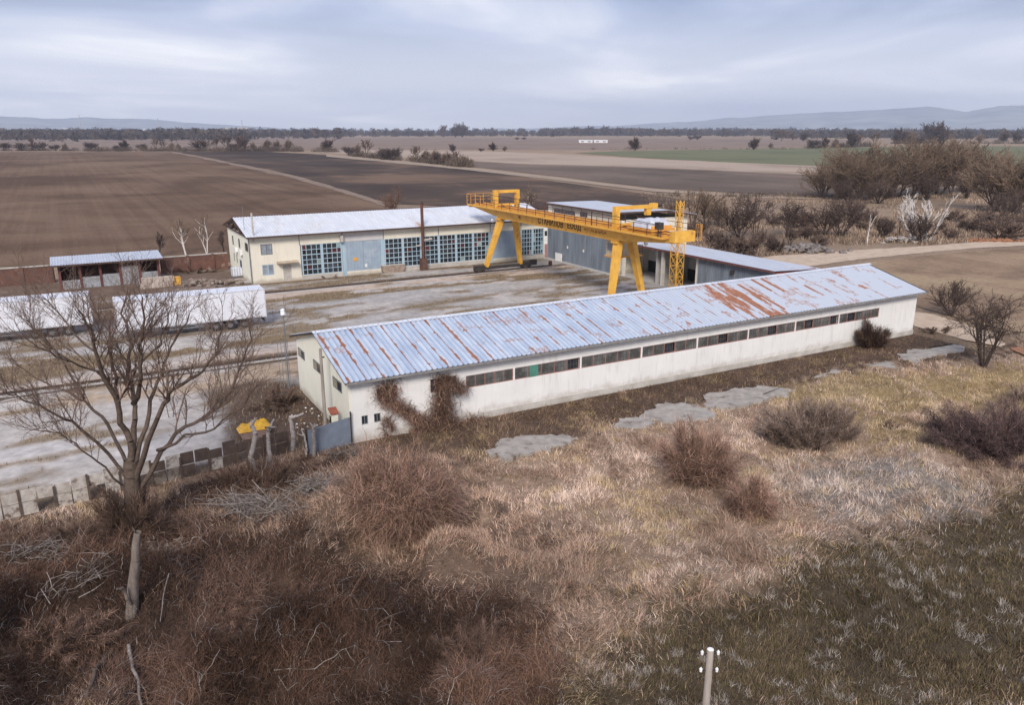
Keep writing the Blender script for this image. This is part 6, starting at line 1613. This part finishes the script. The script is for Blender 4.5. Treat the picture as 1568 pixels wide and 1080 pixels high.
# far woods: one mass
def far_wood():
    T = []
    def band(n, x0, x1, yb, spread, h):
        px = rng.uniform(x0, x1, n); py = yb + rng.normal(0, spread, n); T.append((px, np.maximum(py, 204.6), rng.uniform(*h, n)))
    band(520, -60, 520, 209.5, 1.6, (9, 17)); band(420, -60, 380, 212, 1.6, (9, 16)); band(380, 480, 860, 207.6, .8, (8, 14)); band(420, 830, 1000, 207, .6, (12, 20)); band(500, 980, 1640, 207.5, .9, (11, 18)); band(300, 1180, 1640, 210.5, 1.2, (8, 15)); band(600, -60, 1640, 205.8, .5, (12, 24))
    px = np.concatenate([a for a, b, c in T]); py = np.concatenate([b for a, b, c in T]); hh = np.concatenate([c for a, b, c in T]) * 1.25
    g = G(px, py); n = len(px); K = 70
    c = np.repeat(g, K, 0); H_ = np.repeat(hh, K); a = rng.uniform(0, 6.3, n * K); r = np.sqrt(rng.random(n * K)) * H_ * .6; z = (.02 + .98 * rng.random(n * K) ** .8) * H_
    shr = np.sqrt(np.clip(1 - ((z / H_ - .5) / .55) ** 2, .05, 1)); c = c + np.stack([np.cos(a) * r * shr, np.sin(a) * r * shr, z], 1)
    d1 = rng.normal(0, 1, (n * K, 3)) * (H_ * .12)[:, None]; d2 = rng.normal(0, 1, (n * K, 3)) * (H_ * .12)[:, None]; d1[:, 2] += H_ * .09
    V = np.stack([c - d1, c + d2, c + d1], 1).reshape(-1, 3); V[:, 2] = np.maximum(V[:, 2], 0)
    col = np.repeat(np.repeat(np.array([(.075, .058, .05), (.10, .075, .06), (.06, .05, .045)])[rng.integers(0, 3, n)], K, 0), 3, 0)
    tag(np_mesh('far_wood', V, np.arange(len(V)).reshape(-1, 3), M_blade, cols=col), 'distant bare woods along the horizon', 'woods', kind='stuff')
far_wood()

def hedge_scrub():
    T = []
    for (x0, x1, y0, y1, n, h) in ((-60, 120, 231, 231, 60, 3), (130, 300, 231.5, 231.5, 110, 3.5), (300, 460, 231.5, 232, 120, 4.5), (480, 520, 232.5, 233, 20, 4), (530, 610, 238, 246, 40, 4), (630, 715, 247, 256, 70, 4), (1235, 1345, 227, 224, 50, 5), (1360, 1440, 220, 219, 40, 6), (1480, 1640, 220, 220, 60, 5), (900, 1250, 228.5, 228.5, 30, 2), (1010, 1260, 300, 303, 40, 1.2)):
        t = rng.random(n); T.append((x0 + (x1 - x0) * t, y0 + (y1 - y0) * t + rng.normal(0, .25, n), h * rng.uniform(.4, 1.4, n)))
    px, py, hh = (np.concatenate([q[i] for q in T]) for i in range(3)); g = G(px, py); n = len(px); K = 120
    c = np.repeat(g, K, 0); H_ = np.repeat(hh, K); r = np.sqrt(rng.random(n * K)) * H_ * 1.0; a = rng.uniform(0, 6.3, n * K); z = rng.random(n * K) * H_ * np.sqrt(np.clip(1 - (r / H_) ** 2, .05, 1))
    c = c + np.stack([np.cos(a) * r, np.sin(a) * r, z], 1); d1 = rng.normal(0, .05, (n * K, 3)) * H_[:, None]; d1[:, 2] += H_ * .12; d2 = rng.normal(0, .05, (n * K, 3)) * H_[:, None]
    V = np.stack([c - d1, c + d2, c + d1], 1).reshape(-1, 3); V[:, 2] = np.maximum(V[:, 2], 0)
    col = np.repeat(np.repeat(np.array([(.10, .075, .06), (.13, .095, .07), (.07, .055, .045)])[rng.integers(0, 3, n)], K, 0), 3, 0)
    tag(np_mesh('hedge_scrub', V, np.arange(len(V)).reshape(-1, 3), M_blade, cols=col), 'low brown scrub growing along the far hedges', 'scrub', kind='stuff')
hedge_scrub()

# ------------------------------------------------------------------ things on the horizon
def far_house(name, label, px, py, wpx, hpx, mw, mr, roof='gable', group=None, cat='building'):
    x, y = gp(px, py); dist_ = math.hypot(x, y); W_ = wpx / F * dist_; Hh = hpx / F * dist_; D_ = max(8, W_ * .3)
    ax = np.array((RM[0, 0], RM[1, 0])); bx = np.array((RM[0, 1], RM[1, 1])); t = thing(name, label, cat, (x, y, 0), math.atan2(ax[1], ax[0]), group)
    def loc(m, nm_, mm_):
        me = m.build(nm_, mm_); me.parent = t; return me
    m = MB(); m.box(-W_ / 2, W_ / 2, 0, D_, 0, Hh * .75); w0 = loc(m, 'wall', mw)
    m = MB(); m.prism([(-.5, Hh * .76), (D_ + .5, Hh * .76), (D_ / 2, Hh)], 'x', -W_ / 2 - .5, W_ / 2 + .5); loc(m, 'roof', mr)
    m = MB(); k = max(2, int(W_ / 12))
    for i in range(k):
        xx = -W_ / 2 + W_ * (i + .5) / k; m.box(xx - W_ / k * .22, xx + W_ / k * .22, -.1, -.02, Hh * .28, Hh * .55)
    e = m.each('window', M_glass)
    for q in e: q.parent = t
    return t
M_fw = mat('far_white', (.72, .71, .69), (.62, .61, .6), .1, .8); M_fc = mat('far_cream', (.62, .55, .44), (.5, .45, .38), .1, .8); M_fr = mat('far_roof', (.30, .20, .17), (.36, .34, .34), .1, .8); M_fp = mat('far_pale_roof', (.6, .62, .66), (.5, .53, .58), .1, .7)
for k, (px, py, w_, h, mw, mr, lb) in enumerate([(70, 206, 16, 6, M_fc, M_fr, 'pale town block at the far left, left of the thin chimney'), (105, 206, 15, 8, M_fw, M_fp, 'white town block just left of the thin chimney'), (135, 207, 16, 5, M_fw, M_fp, 'low white shed just right of the thin chimney'), (168, 205, 16, 6, M_fc, M_fr, 'cream town block midway along the skyline'), (218, 206, 14, 7, M_fw, M_fp, 'town block with a pale blue roof on the skyline'), (245, 206, 20, 5, M_fc, M_fr, 'low cream works right of the pale blue roof'), (280, 206, 28, 8, M_fc, M_fp, 'long cream works with a flat pale roof on the skyline'), (360, 205, 40, 8.5, M_fw, mat('far_ochre', (.5, .42, .3), (.42, .36, .27), .1, .8), 'long white works building, the largest on the left skyline'), (410, 204.6, 22, 5, M_fc, M_fr, 'low works right of the largest white building')]):
    far_house('town_building', lb, px, py, w_, h, mw, mr, group='town buildings on the skyline')
for px, lb in ((897, 'white greenhouse in the far field, the left of two'), (920, 'white greenhouse in the far field, the right of two')):
    far_house('greenhouse', lb, px, 218.5, 20, 4, M_fw, M_fw, group='white greenhouses', cat='greenhouse')
for (px, top, lb) in ((125, 176, 'tall thin factory chimney at the left of the skyline'), (244, 181, 'pale thin mast beyond the cream works'), (372, 184, 'thin chimney above the largest white works')):
    x, y = gp(px, 206); Hh = float(onD(px, top, np.array((x, y)))[2]); m = MB(); m.tube((x, y, 0), (x, y, Hh), 2.0, 1.3, 8); m.tube((x, y, Hh), (x, y, Hh + 1.5), 1.6, 1.6, 8); tag(m.build('factory_chimney', M_doorgrey), lb, 'chimney')
